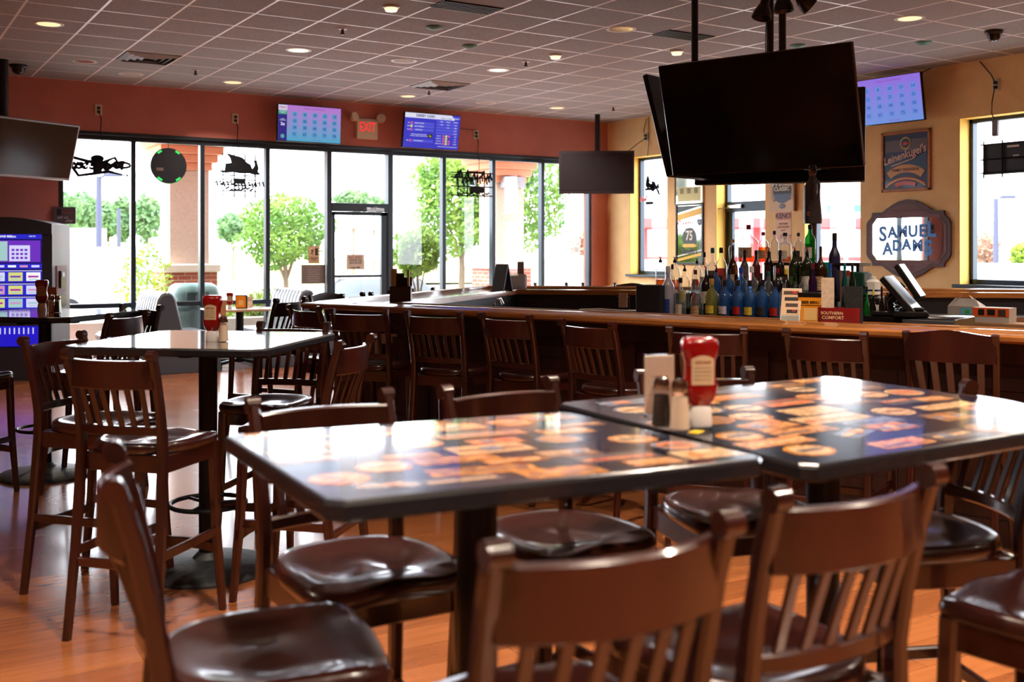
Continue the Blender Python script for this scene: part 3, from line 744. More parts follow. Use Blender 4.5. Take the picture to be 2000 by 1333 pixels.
# things left of the bottles
bx = row(1277, 1.10)
tag(obj('black_box', MB().box(-.10, .10, -.08, .08, 0, .30, c=.004), mat('matt black board', lin(34, 36, 42), .6), loc=(bx[0], bx[1], .935), rz=FR), 'tall matt black box left of the frosted bottle', 'box')
bx = row(1235, 1.12)
pr = thing('drink_cooler', 'low black cooler lid with a white cable running over it', 'cooler', (bx[0] - .05, bx[1] + .15, 0), FR)
obj('case', MB().box(-.30, .30, -.12, .35, 0, 1.03, c=.02), M_blackplastic, pr)
obj('cable', MB().sweep([(-.30, -.14, .93), (-.29, -.13, 1.0), (-.24, -.08, 1.045), (-.1, -.02, 1.05), (.05, .02, 1.04), (.2, .03, 1.04)], .012, n=8), M_white, pr)
tag(obj('wall_outlet', MB().box(-.035, .035, -.02, 0, -.058, .058, c=.004).box(-.012, .012, -.028, -.02, -.04, -.01), M_cream, loc=deep(1217, 587, 8.6), rz=R(-40)), 'cream socket plate on the inside of the bar beside the cooler', 'socket')
tag(obj('socket_post', MB().box(-.05, .05, 0, .05, 0, .60), M_blackplastic, loc=(*deep(1217, 587, 8.63)[:2], .5), rz=R(-40)), 'short black post carrying the cream socket', 'post')

# caddy, tent sign and basket on the left run
t = thing('condiment_caddy', 'black caddy with straws and napkins on the left run of the bar', 'caddy', (*at(783, 590, 1.06)[:2], 1.059), R(-32))
obj('holder', MB().box(-.085, .085, -.06, .06, 0, .012).box(-.085, .085, -.06, -.054, 0, .13, c=.002).box(-.085, -.079, -.06, .06, 0, .13).box(.079, .085, -.06, .06, 0, .13).box(-.085, .085, .054, .06, 0, .20), mat('dark brown plastic', lin(66, 58, 58), .4), t)
obj('card', MB().box(-.05, .03, -.03, -.025, .01, .235).box(-.02, .06, .0, .004, .01, .20), M_blackplastic, t)
obj('napkin_stack', MB().box(-.075, -.035, -.045, .045, .012, .27).box(.055, .07, -.04, .04, .012, .26), mat('napkin tan', lin(196, 176, 140), .8), t)
t = thing('sign_tent', 'black folded sign tent at the corner of the bar', 'sign', (*at(981, 570, 1.06)[:2], 1.059), R(-62))
obj('panel', MB().prism([(-.10, 0), (-.088, 0), (0, .26), (.088, 0), (.10, 0), (.006, .28), (-.006, .28)], -.07, .07, axis='x'), mat('slate', lin(58, 62, 72), .5), t)
t = thing('menu_basket', 'translucent basket of menus with a dark bottle behind the sign tent', 'basket', (*at(1005, 566, 1.06)[:2], 1.059), R(-32))
obj('basket', MB().box(-.13, .13, -.07, .07, 0, .17, c=.02), mat('smoky basket', lin(150, 138, 128), .5, trans=.3), t)
obj('menu', MB().box(.03, .10, -.02, .02, .17, .30, c=.004), mat('grey menu', lin(150, 152, 156), .4), t)
x_, y_, z_ = at(987, 566, 1.06)
tag(obj('sauce_bottle', MB().lathe([(.001, 0), (.03, 0), (.03, .15), (.014, .19), (.013, .22), (.018, .222), (.018, .27), (.001, .272)], n=14), M_blackplastic, loc=(x_ + .06, y_ + .12, 1.059)), 'dark bottle between the sign tent and the basket', 'bottle')

# ------------------------------------------------------------------ figurine of a man in hat and overcoat
fx, fy, fd = row(1587, 1.64)
sc_ = fd / 2068
bz = EYE + (489 - 520) * sc_
fg = thing('statuette', 'statuette of a man in a black overcoat and brimmed hat standing among the bottles', 'figurine', (fx, fy, bz), R(-32))
u = lambda y_: (520 - y_) * sc_
def ell(cx, cy, rx, ry, z, K=20, fl=0):
    return [(cx + rx * math.cos(2 * PI * i / K) * (1 + fl * .05 * math.cos(6 * PI * i / K)), cy + ry * math.sin(2 * PI * i / K), z) for i in range(K)]
k_ = sc_
coat = MB()
coat.loft([ell(0, 0, 17.5 * k_, 14 * k_, u(437), fl=1), ell(0, 0, 18 * k_, 14 * k_, u(425), fl=1), ell(-.5 * k_, 0, 17 * k_, 13.5 * k_, u(405), fl=.6), ell(-1 * k_, 0, 16 * k_, 13 * k_, u(390)), ell(-1 * k_, 0, 15.5 * k_, 12.5 * k_, u(375)),
           ell(0, 0, 16 * k_, 12.5 * k_, u(364)), ell(1 * k_, 0, 13 * k_, 11 * k_, u(357)), ell(1 * k_, 0, 8 * k_, 8 * k_, u(351)), ell(0, 0, 6.5 * k_, 6.5 * k_, u(345)), ell(0, 0, 5 * k_, 5 * k_, u(343))])
for sgn in (-1, 1):
    coat.sweep([(sgn * 0 + 1 * k_, sgn * 12 * k_, u(360)), (0, sgn * 15.5 * k_, u(378)), (-3 * k_, sgn * 15.5 * k_, u(396)), (-10 * k_, sgn * 13 * k_, u(412))], [10 * k_, 10 * k_, 8.5 * k_, 7 * k_], n=12)
obj('overcoat', coat, mat('black coat paint', lin(62, 62, 72), .42), fg, ang=70)
body = MB()
body.lathe([(3.6 * k_, u(348)), (4.2 * k_, u(345)), (5.4 * k_, u(342)), (6.2 * k_, u(338)), (6.3 * k_, u(333)), (5.6 * k_, u(329)), (4 * k_, u(326))], n=18, sx=1.08, sy=.86)
body.sweep([(-5.5 * k_, 0, u(335.5)), (-8.2 * k_, 0, u(337.5)), (-5.5 * k_, 0, u(339))], [2 * k_, 2.6 * k_, 2 * k_], n=8)
body.box(-7 * k_, -5.6 * k_, -1.8 * k_, 1.8 * k_, u(341.8), u(341), c=.0004)
for sgn in (-1, 1):
    body.ball(-5.8 * k_, sgn * 2.2 * k_, u(334.6), .8 * k_, n=8); body.ball(0, sgn * 5.6 * k_, u(336), 1.3 * k_, n=8, sy=.5)
    hx, hy, hz = -11 * k_, sgn * 12.5 * k_, u(414)
    body.ball(hx, hy, hz - 1.5 * k_, 3 * k_, n=10, sy=.6)
    for q in range(4): body.sweep([(hx - 2 * k_ + q * 1.3 * k_, hy, hz - 3 * k_), (hx - 2.6 * k_ + q * 1.3 * k_, hy, hz - 6 * k_), (hx - 2.2 * k_ + q * 1.1 * k_, hy - sgn * .8 * k_, hz - (8 + (q in (1, 2))) * k_)], [1.4 * k_, 1.2 * k_, .9 * k_], n=6)
    body.sweep([(hx - 2.6 * k_, hy, hz - 1 * k_), (hx - 4.4 * k_, hy - sgn * k_, hz - 4 * k_)], [1.5 * k_, 1 * k_], n=6)
obj('head_and_hands', body, mat('painted skin', lin(150, 96, 70), .5), fg, ang=70)
mo = MB().box(-7.4 * k_, -5.8 * k_, -2.4 * k_, 2.4 * k_, u(340.6), u(339.4), c=.0005); mo.lathe([(6.4 * k_, u(339)), (6.6 * k_, u(333)), (5 * k_, u(329))], n=16, sx=1.02, sy=.88, x=.8 * k_)
obj('hair_and_moustache', mo, mat('dark hair paint', lin(28, 20, 18), .6), fg)
hat = MB().lathe([(14 * k_, u(331.8)), (15.5 * k_, u(330.6)), (14.4 * k_, u(329.8)), (6.8 * k_, u(330)), (6.6 * k_, u(327)), (5.8 * k_, u(323)), (3 * k_, u(322.6)), (.001, u(323.4))], n=22, sx=1.1, sy=.95)
obj('hat', hat, mat('black hat paint', lin(26, 26, 30), .5), fg, ang=50)
leg = MB()
for sgn in (-1, 1):
    leg.sweep([(1 * k_, sgn * 5.5 * k_, u(440) + .03), (1 * k_, sgn * 6 * k_, u(470)), (2 * k_, sgn * 6 * k_, u(500)), (2 * k_, sgn * 6 * k_, u(517))], [11 * k_, 10 * k_, 8.5 * k_, 9 * k_], n=14)
obj('trousers', leg, mat('brown trouser paint', lin(74, 42, 40), .5), fg, ang=60)
sh = MB()
for sgn in (-1, 1): sh.ball(-1 * k_, sgn * 6 * k_, u(517), 6 * k_, n=12, sx=1.6, sy=.8, sz=.5)
sh.lathe([(20 * k_, 0), (20 * k_, 3 * k_), (.001, 3 * k_)], z=-.0, n=24)
obj('shoes_and_plinth', sh, M_blackplastic, fg)
tag(obj('display_post', MB().box(-.09, .09, -.09, .09, .93, bz, c=.004), M_blackplastic, loc=(fx, fy, 0), rz=FR), 'black plinth box raising the coat figure', 'plinth')
# ------------------------------------------------------------------ stools
def make_stool(label, loc, rz, group):
    t = thing('bar_stool', label, 'bar stool', loc, rz, group)
    # seat: D shaped, dished, with a soft edge
    K = 40
    def outline(s, z, dip=0.0):
        r = []
        for i in range(K):
            a = 2 * PI * i / K; ca, sa = math.cos(a), math.sin(a)
            e = .27 if sa > 0 else .66
            x = .218 * s * math.copysign(abs(ca) ** e, ca); y = (.205 if sa > 0 else .20) * s * math.copysign(abs(sa) ** (.36 if sa > 0 else .8), sa)
            if sa < 0: x *= 1 - .10 * abs(sa)
            zz = z - dip * (math.exp(-((x - .085) ** 2 + (y + .0) ** 2) / .008) + math.exp(-((x + .085) ** 2 + y ** 2) / .008))
            if y > .15: zz -= .012 * math.sin(abs(x) / .218 * PI) * (1 if dip or s > .9 else 1)
            r.append((x, y, zz))
        return r
    st = MB().loft([outline(.93, .700), outline(.985, .706), outline(1.0, .722), outline(.985, .738), outline(.95, .744), outline(.85, .7435, .004), outline(.70, .738, .010), outline(.5, .733, .014), outline(.3, .731, .012), outline(.1, .731, .004)])
    obj('seat', st, M_seat, t, ang=75)
    fr = MB()
    fr.box(-.185, .185, .15, .17, .635, .702, c=.003); fr.box(-.170, .170, -.19, -.17, .635, .702, c=.003)
    fr.box(-.195, -.175, -.18, .16, .635, .702, c=.003); fr.box(.175, .195, -.18, .16, .635, .702, c=.003)
    obj('seat_frame', fr, M_stool, t)
    U = (0, 1, 0)
    for s in (-1, 1):
        obj('leg', MB().sweep([(s * .183, .165, .702), (s * .190, .178, .35), (s * .205, .205, 0)], [.042, .038, .030], [.042, .038, .030], up=U), M_stool, t)
        lg = MB().sweep([(s * .205, -.262, 0), (s * .198, -.222, .33), (s * .190, -.195, .68), (s * .188, -.196, .78), (s * .190, -.212, .88), (s * .193, -.240, 1.0), (s * .195, -.266, 1.085)],
                        [.032, .036, .038, .036, .034, .032, .031], [.032, .036, .042, .040, .036, .034, .032], up=U)
        lg.sweep([(s * .195 - .018, -.272, 1.088), (s * .195 + .018, -.272, 1.088)], .042, n=12)
        obj('leg', lg, M_stool, t)
        obj('stretcher', MB().sweep([(s * .192, .18, .33), (s * .197, -.215, .33)], .02, .036), M_stool, t)
    ar = lambda hw, y, z, bow, n=11: [(-hw + 2 * hw * i / (n - 1), y - bow * (1 - (2 * i / (n - 1) - 1) ** 2), z) for i in range(n)]
    obj('crest_rail', MB().sweep(ar(.184, -.246, 1.015, .046), .022, .108), M_stool, t)
    obj('lower_rail', MB().sweep(ar(.178, -.196, .800, .030), .020, .034), M_stool, t)
    for i in range(6):
        q = -1 + 2 * (i + .75) / 6.5; xb = .172 * q; xt = .178 * q
        obj('slat', MB().sweep([(xb, -.198 - .028 * (1 - q * q), .812), ((xb + xt) / 2, -.220 - .035 * (1 - q * q), .893), (xt, -.243 - .044 * (1 - q * q), .975)], .024, .011, up=U), M_stool, t)
    obj('stretcher', MB().sweep([(-.192, .185, .26), (-.1, .215, .26), (0, .226, .26), (.1, .215, .26), (.192, .185, .26)], .022, .042), M_stool, t)
    obj('stretcher', MB().sweep([(-.196, -.222, .29), (.196, -.222, .29)], .02, .036), M_stool, t)
    for c in kids(t):
        for v in c.data.vertices: v.co.x *= .94
    return t
def make_arched(label, loc, rz, group):
    t = thing('arched_bar_stool', label, 'bar stool', loc, rz, group)
    obj('seat', MB().lathe([(.001, .70), (.19, .70), (.205, .72), (.20, .745), (.15, .752), (.001, .745)], n=32), M_seat, t, ang=70)
    U = (0, 1, 0)
    for s in (-1, 1):
        obj('leg', MB().sweep([(s * .13, .13, .70), (s * .19, .19, 0)], [.04, .03], [.04, .03], up=U), M_stool, t)
        obj('leg', MB().sweep([(s * .20, -.26, 0), (s * .19, -.21, .4), (s * .19, -.19, .75), (s * .197, -.22, .95), (s * .20, -.25, 1.09)], .034, .034, up=U), M_stool, t)
        obj('stretcher', MB().sweep([(s * .165, .16, .3), (s * .195, -.215, .3)], .02, .034), M_stool, t)
    m = MB(); n = 11; vs = []; rings = []
    for i in range(n):
        q = -1 + 2 * i / (n - 1); x = .205 * q; y = -.245 - .03 * (1 - q * q); zt = 1.085 + .022 * (1 + math.cos(PI * q)) / 2 * 1.0; zb = .955
        rings.append([(x, y - .011, zb), (x, y + .011, zb), (x, y + .011, zt), (x, y - .011, zt)])
    m.loft(rings); obj('crest_rail', m, M_stool, t)
    obj('lower_rail', MB().sweep([(-.185, -.195, .79), (0, -.215, .79), (.185, -.195, .79)], .02, .034), M_stool, t)
    for i in range(5):
        q = -.72 + .36 * i
        obj('slat', MB().sweep([(.18 * q, -.208, .80), (.195 * q, -.262, .965)], .034, .010, up=U), M_stool, t)
    obj('stretcher', MB().sweep([(-.165, .165, .26), (.165, .165, .26)], .02, .036), M_stool, t)
    return t
protos = {}
def place(make, loc, rz, label, group):
    if make not in protos:
        protos[make] = make(label, loc, rz, group); return protos[make]
    return dup(protos[make], loc, rz, label, group)
def by_posts(A, B, label, group, make=make_stool, h=1.11, back=0.0):
    """stool whose chair-left and chair-right back posts end at the photo points A and B"""
    a = Vector(at(*A, h)[:2]); b = Vector(at(*B, h)[:2]); m = (a + b) / 2; r = (b - a).normalized()
    f = Vector((-r.y, r.x)); o = m + f * (.27 - back)
    return place(make, (o.x, o.y, 0), math.atan2(r.y, r.x), label, group)
GT, GB = 'stools around the printed tables', 'stools along the bar'
by_posts((224, 864), (224, 926), 'dark stool seen from its side at the left end of the near printed table', GT)
by_posts((978, 1049), (1412, 994), 'nearest stool, its reddish back towards the viewer, at the near left printed table', GT)
by_posts((1508, 950), (1828, 902), 'reddish slatted stool at the near side of the right printed table', GT)
place(make_stool, (2.17, 1.27, 0), R(7), 'stool at the lower right corner with only its seat in view', GT)
by_posts((750, 757), (500, 775), 'stool behind the left corner of the near printed table, back to the windows', GT)
by_posts((1069, 734), (880, 750), 'stool behind the middle of the printed tables, left of the menu stand', GT)
by_posts((1457, 714), (1256, 720), 'stool directly behind the ketchup bottle at the printed tables', GT)
by_posts((2095, 783), (1860, 734), 'stool tucked against the right end of the printed tables', GT)
G3 = 'stools around the square left table'
by_posts((128, 680), (301, 685), 'stool in full view with its back to us at the square left table', G3)
by_posts((156, 645), (51, 656), 'stool at the left side of the square table, turned three quarters', G3)
by_posts((613, 633), (483, 631), 'reddish stool behind the right side of the square left table', G3, back=.16)
by_posts((666, 664), (722, 652), 'stool seen edge-on with a curled crest, right of the square table', G3)
G4 = 'stools around the table by the lottery machine'
by_posts((207, 611.5), (291, 604), 'stool backed towards us at the far left table, beside the booth', G4)
by_posts((291, 597), (207, 594), 'stool behind the far left table with only its crest rail showing', G4, back=.12)
place(make_stool, (.58, 7.12, 0), R(-46), 'stool at the left edge pushed under the far left table', G4)
place(make_stool, (.50, 8.02, 0), R(-134), 'stool at the left edge between the lottery machine and its table', G4)
by_posts((544, 582), (590, 579), 'leftmost stool at the corner of the bar, half behind its neighbour', GB)
by_posts((566, 594), (622, 598), 'second stool from the corner of the bar', GB)
by_posts((668, 602), (734, 603), 'bar stool in front of the condiment caddy end of the bar', GB)
by_posts((809, 606), (885, 608), 'bar stool just right of the condiment caddy', GB)
by_posts((947, 610), (1028, 614), 'bar stool below the sign tent on the bar', GB)
by_posts((1101, 622), (1193, 628), 'bar stool below the wall with the hanging switched off television', GB)
by_posts((1317, 634), (1444, 637), 'bar stool in front of the first blue bottles', GB)
by_posts((1543, 641), (1680, 647), 'bar stool in front of the red bar caddy', GB)
by_posts((1766, 646), (1943, 654), 'bar stool with plain arched crest in front of the register', 'arched stools at the bar', make=make_arched, h=1.095)
GL = 'stools on the far side of the left run of the bar'
by_posts((708, 570), (669, 573), 'stool top showing left of the condiment caddy behind the bar', GL, back=.0)
by_posts((760, 567), (727, 569.5), 'stool top touching the condiment caddy behind the bar', GL)
by_posts((840, 561), (813, 562.5), 'stool top right of the condiment caddy behind the bar', GL)
by_posts((654, 572), (613, 574), 'arched stool at the left end of the bar, catching window light', 'arched stools at the bar', make=make_arched, h=1.10)
RD = (Vector(BAR[3]) - Vector(BAR[2])).normalized(); RN = Vector((-RD.y, RD.x))
def rear(px, off=.38):
    p0 = Vector(BAR[2]) + RN * off; q = FW + RT * ((px - 1000) / 2068)
    d = (p0.x * (-RD.y) + RD.x * p0.y) / (q.x * (-RD.y) + RD.x * q.y); return (q.x * d, q.y * d, 0)
RR = math.atan2(-RD.y, -RD.x)
place(make_stool, rear(1069), RR, 'stool top behind the far run of the bar under the hanging television left edge', 'stools beyond the far run of the bar')
place(make_stool, rear(1165), RR, 'stool top behind the far run of the bar near the room corner', 'stools beyond the far run of the bar')
place(make_arched, rear(1232, .34), RR, 'arched stool behind the far run of the bar below the first yellow-wall window', 'arched stools at the bar')

# ------------------------------------------------------------------ tables
def gloss(name, a, b, sc=60, st=(1, 1, 1)):
    return noisy(name, lin(*a), lin(*b), sc, st, .2, detail=3, lo=.47, hi=.55, coat=.8, coat_rough=.06)
PRINT = [gloss('navy table print', (30, 34, 54), (22, 25, 40), 3), gloss('orange label print', (226, 166, 110), (190, 116, 70), 40, (1, 4, 1)), gloss('cream label print', (232, 196, 152), (196, 150, 112), 50, (1, 5, 1)),
         gloss('red label print', (210, 96, 66), (232, 166, 116), 30, (1, 3, 1)), gloss('blue label print', (146, 154, 170), (92, 104, 134), 30, (2, 1, 1)), gloss('brown label print', (120, 84, 66), (196, 144, 100), 40, (1, 6, 1)),
         gloss('charcoal label print', (84, 80, 88), (120, 112, 114), 40, (1, 4, 1)), gloss('amber label print', (228, 160, 70), (150, 72, 40), 36, (1, 4, 1))]
M_edge = mat('black table edge', lin(26, 27, 32), .25, coat=.3)
def tabletop(parent, w, d, seed, ch, collage=True, z=1.07, plain=None, lean=(0, 0)):
    rr = random.Random(seed); m = MB(); T = .036
    def oct_(hx, hy, c, z): return [(-hx + c, -hy, z), (hx - c, -hy, z), (hx, -hy + c, z), (hx, hy - c, z), (hx - c, hy, z), (-hx + c, hy, z), (-hx, hy - c, z), (-hx, -hy + c, z)]
    hx, hy = w / 2, d / 2
    m.loft([oct_(hx - .004, hy - .004, ch, z - T), oct_(hx, hy, ch, z - T + .006), oct_(hx, hy, ch, z - .008), oct_(hx - .003, hy - .003, ch, z - .002), oct_(hx - .008, hy - .008, ch, z)], 0, cap=False)
    m.add(oct_(hx - .004, hy - .004, ch, z - T), [tuple(range(7, -1, -1))], 0)
    m.add(oct_(hx - .008, hy - .008, ch, z), [tuple(range(8))], 1)
    mats = [M_edge, PRINT[0] if collage else plain] + PRINT[1:]
    if collage:
        placed = []
        for tries in range(900):
            circ = rr.random() < .28
            a, b = (rr.uniform(.045, .065),) * 2 if circ else (rr.uniform(.055, .105), rr.uniform(.025, .05))
            x, y = rr.uniform(-hx + .05, hx - .05), rr.uniform(-hy + .04, hy - .04); an = 0 if rr.random() < .8 else rr.uniform(-.5, .5)
            if abs(x) + a > hx - .014 or abs(y) + b > hy - .014: continue
            if circ: a = b = .055
            if any(abs(x - p) < (a + pa) * .98 and abs(y - q) < (b + qb) * .98 for p, q, pa, qb in placed): continue
            placed.append((x, y, a, b)); ci = rr.choice([2, 2, 3, 3, 4, 5, 6, 7, 8, 8])
            zz = z + .0004
            if circ:
                m.add([(x + a * math.cos(i * PI / 12), y + b * math.sin(i * PI / 12), zz) for i in range(24)], [tuple(range(24))], ci)
                m.add([(x + a * .8 * math.cos(i * PI / 12), y + b * .8 * math.sin(i * PI / 12), zz + .0003) for i in range(24)], [tuple(range(24))], rr.choice([2, 3, 4, 6, 3]))
                m.add([(x - a * .6, y - b * .18, zz + .0006), (x + a * .6, y - b * .18, zz + .0006), (x + a * .6, y + b * .2, zz + .0006), (x - a * .6, y + b * .2, zz + .0006)], [(0, 1, 2, 3)], rr.choice([4, 6, 7]))
            else:
                c_, s_ = math.cos(an), math.sin(an)
                def q4(a, b, dz, mi, ox=0, oy=0): m.add([(x + (ox + u * a) * c_ - (oy + v * b) * s_, y + (ox + u * a) * s_ + (oy + v * b) * c_, zz + dz) for u, v in ((-1, -1), (1, -1), (1, 1), (-1, 1))], [(0, 1, 2, 3)], mi)
                q4(a, b, 0, ci)
                q4(a * .88, b * .26, .0003, rr.choice([4, 5, 6, 7, 3, 3]), 0, b * rr.uniform(-.4, .4))
                if rr.random() < .5: q4(a * .25, b * .5, .0006, rr.choice([2, 4, 5, 3]), a * rr.uniform(-.5, .5), 0)
    mx = Matrix.Translation((0, 0, z)) @ Matrix.Rotation(R(lean[0]), 4, 'X') @ Matrix.Rotation(R(lean[1]), 4, 'Y') @ Matrix.Translation((0, 0, -z))   # the tops sit a little askew
    m.v = [tuple(mx @ Vector(p)) for p in m.v]
    return obj('tabletop', m, mats, parent, smooth=False)
def pedestal(t, ring=True, r=.29, h=1.034):
    obj('column', MB().lathe([(.042, .03), (.042, h - .03), (.001, h - .03)], n=24), M_black, t)
    obj('base', MB().lathe([(r, 0), (r, .012), (r * .93, .028), (r * .55, .05), (.07, .062), (.045, .09)], n=40), noisy('hammered black iron', lin(52, 56, 60), lin(36, 40, 44), 30, rough=.5, bump=.2), t)
    obj('top_plate', MB().box(-.24, .24, -.03, .03, h - .03, h, c=.004).box(-.03, .03, -.24, .24, h - .03, h, c=.004), M_black, t)
    if ring:
        rg = MB().sweep([(.17 * math.cos(2 * PI * i / 36), .17 * math.sin(2 * PI * i / 36), .31) for i in range(36)], .022, n=8, closed=True)
        for k in range(3): rg.sweep([(.04 * math.cos(k * 2.09 + .5), .04 * math.sin(k * 2.09 + .5), .31), (.165 * math.cos(k * 2.09 + .5), .165 * math.sin(k * 2.09 + .5), .31)], .016, n=6)
        obj('foot_ring', rg, M_black, t)
T1 = thing('pub_table', 'near left pub table printed with a collage of beer labels', 'table', (1.115, 1.925, 0), R(-5), 'printed pub tables')
tabletop(T1, .89, .80, 3, .025, lean=(-1.15, .5)); pedestal(T1, ring=False)
T2 = thing('pub_table', 'right pub table printed with beer labels, pushed against the near left one', 'table', (2.125, 1.892, 0), R(-2), 'printed pub tables')
tabletop(T2, 1.05, .93, 11, .025, z=1.068, lean=(.55, -.7)); pedestal(T2, ring=False)
M_plain = noisy('glossy warm tabletop', lin(120, 92, 76), lin(74, 62, 60), 9, rough=.1, coat=.9, coat_rough=.03)
T3 = thing('square_pub_table', 'square left pub table mirroring the windows, on a round base with foot ring', 'table', (1.40, 4.90, 0), R(-41.5))
tabletop(T3, .93, .95, 5, .05, collage=False, plain=M_plain); pedestal(T3)
T4 = thing('square_pub_table', 'far left pub table before the lottery machine', 'table', (1.08, 7.52, 0), R(-45.5))
tabletop(T4, .92, .92, 6, .09, collage=False, plain=M_plain); pedestal(T4)
bx = deep(468, 0, 13.45)
T5 = thing('low_table', 'low dining table by the windows on a castered pedestal', 'table', (bx[0], bx[1], 0), 0)
obj('tabletop', MB().box(-.40, .40, -.36, .36, .715, .745, c=.006), mat('pale laminate', lin(176, 160, 140), .2, coat=.5), T5)
obj('column', MB().lathe([(.05, .06), (.05, .715), (.001, .715)], n=16), M_black, T5)
m = MB()
for k in range(4):
    a = k * PI / 2 + .5; m.sweep([(0, 0, .10), (.34 * math.cos(a), .34 * math.sin(a), .065)], .05, .04); m.lathe([(.001, 0), (.02, 0), (.02, .05), (.001, .05)], .33 * math.cos(a), .33 * math.sin(a), 0, n=10)
obj('base', m, M_black, T5)

# ------------------------------------------------------------------ things on the tables
M_ketchup = mat('ketchup red plastic', lin(132, 10, 12), .18, coat=.5)
def rrect(hw, hd, z, e=.45, K=20): return [(math.copysign(abs(math.cos(2 * PI * i / K)) ** e, math.cos(2 * PI * i / K)) * hw, math.copysign(abs(math.sin(2 * PI * i / K)) ** e, math.sin(2 * PI * i / K)) * hd, z) for i in range(K)]
def make_ketchup(label, loc, rz, group):
    t = thing('ketchup_bottle', label, 'ketchup bottle', loc, rz, group)
    obj('bottle_body', MB().loft([rrect(.018, .016, .045), rrect(.024, .020, .052), rrect(.037, .024, .072), rrect(.040, .026, .095), rrect(.034, .024, .115), rrect(.034, .024, .150), rrect(.041, .027, .172), rrect(.042, .028, .190), rrect(.038, .025, .203), rrect(.028, .018, .207)]), M_ketchup, t, ang=70)
    obj('cap', MB().loft([rrect(.027, .022, 0, .7), rrect(.029, .023, .004, .7), rrect(.026, .021, .040, .7), rrect(.020, .018, .048, .7)]), mat('cap white', lin(184, 164, 142), .35, trans=.3), t, ang=60)
    lb = MB(); K = 8; vs = []
    for i in range(K + 1):
        x = -.027 + .054 * i / K; y = -.0275 + 0.0022 * (2 * i / K - 1) ** 2
        arch = .008 * (1 - (2 * i / K - 1) ** 2)
        vs += [(x, y, .098), (x, y, .158 + arch)]
    lb.add(vs, [(2 * i, 2 * i + 2, 2 * i + 3, 2 * i + 1) for i in range(K)])
    lb.text('KETCHUP', 0, .150, .0085, -.0285, 1, bold=.0001, dep=.0002)
    for q in range(4): lb.box(-.02, .02, -.0282, -.0278, .110 + q * .009, .1115 + q * .009, 2)
    obj('label', lb, [mat('ketchup label', lin(196, 172, 140), .5), mat('ketchup lettering', lin(150, 60, 40), .5), mat('label lines', lin(150, 128, 104), .5)], t, smooth=False)
    return t
def make_shaker(label, loc, rz, group, pepper=False):
    t = thing('pepper_shaker' if pepper else 'salt_shaker', label, 'pepper shaker' if pepper else 'salt shaker', loc, rz, group)
    obj('glass_jar', MB().lathe([(.001, 0), (.023, 0), (.0245, .005), (.0185, .078), (.017, .088), (.001, .088)], n=10), glass('shaker glass', (.93, .93, .93, 1)), t, ang=20)
    obj('contents', MB().lathe([(.001, .002), (.0225, .003), (.0175, .074), (.001, .075)], n=10), noisy('ground pepper', lin(60, 48, 42), lin(24, 20, 18), 300, rough=.9) if pepper else mat('salt', lin(226, 206, 184), .8), t)
    obj('cap', MB().lathe([(.0175, .086), (.0185, .088), (.0185, .104), (.016, .112), (.008, .116), (.001, .1165)], n=18), mat('worn chrome cap', lin(150, 140, 128), .22, 1.0), t)
    return t
TF = HEAD - R(90)                                            # facing the lens
GK, GS = 'inverted ketchup bottles', 'salt and pepper shakers'
def ont(x, y, z=1.07): return at(x, y, z)
place(make_ketchup, ont(1366, 832, 1.071), TF + R(8), 'red ketchup bottle standing on its cap on the printed tables', GK)
s1 = make_shaker('salt shaker in front of the ketchup bottle on the printed tables', ont(1328, 840, 1.071), 0, GS)
p1 = make_shaker('pepper shaker beside the white menu stand on the printed tables', ont(1292, 833, 1.071), 0, GS, True)
t = thing('menu_stand', 'white upright menu card in a clear stand beside the pepper shaker', 'menu card', (*ont(1288, 818)[:2], 1.071), TF + R(14))
obj('card', MB().box(-.038, .038, -.002, .002, .012, .152, c=.001), noisy('ivory card', lin(222, 204, 186), lin(214, 194, 172), 20, rough=.6), t)
obj('clear_stand', MB().box(-.041, .041, -.028, .028, 0, .003).box(-.041, .041, -.006, -.004, .002, .155).box(-.041, .041, .004, .006, .002, .155), glass('acrylic', (.95, .95, .95, 1)), t)
obj('printed_lines', MB().box(-.022, .022, -.0035, -.0025, .10, .104).box(-.016, .02, -.0035, -.0025, .088, .091).box(-.02, .012, -.0035, -.0025, .075, .078), mat('faint print', lin(200, 168, 148), .6), t)
tag(obj('sugar_packet', MB().box(-.018, .018, -.012, .012, 0, .004, c=.001), mat('yellow packet', lin(226, 184, 20), .5), loc=ont(1360, 846, 1.071), rz=.4), 'small yellow packet at the foot of the ketchup bottle', 'packet')
dup(kp := [o for o in C.objects if o.name == 'ketchup_bottle'][0], ont(415, 667, 1.07), TF - R(6), 'red ketchup bottle on the square left table', GK)
dup(s1, ont(437, 668, 1.07), 0, 'dark capped shaker beside the ketchup on the square left table', GS)
tag(obj('menu_card', MB().box(-.03, .03, -.004, .004, 0, .17, c=.001), mat('tan menu edge', lin(186, 130, 92), .6), loc=ont(430, 656, 1.07), rz=TF + R(40)), 'narrow tan menu card behind the ketchup on the square left table', 'menu card')
dup(kp, ont(82, 606, 1.07), TF + R(12), 'red ketchup bottle on the far left table before the lottery machine', GK)
dup(s1, ont(101, 611, 1.07), 0, 'salt shaker on the far left table', GS)
dup(p1, ont(112.5, 611, 1.07), 0, 'pepper shaker on the far left table', GS)
tag(obj('menu_card', MB().box(-.035, .035, -.004, .004, 0, .15, c=.001), mat('tan menu edge', lin(186, 130, 92), .6), loc=ont(101, 603, 1.07), rz=TF), 'tan menu card behind the shakers on the far left table', 'menu card')
bx = T5.location
dup(kp, (bx.x - .18, bx.y - .18, .745), TF, 'red ketchup bottle on the low window table', GK)
t = thing('menu_display', 'orange framed menu with a pale square on the low window table', 'menu', (bx.x - .02, bx.y - .12, .745), TF + R(-4))
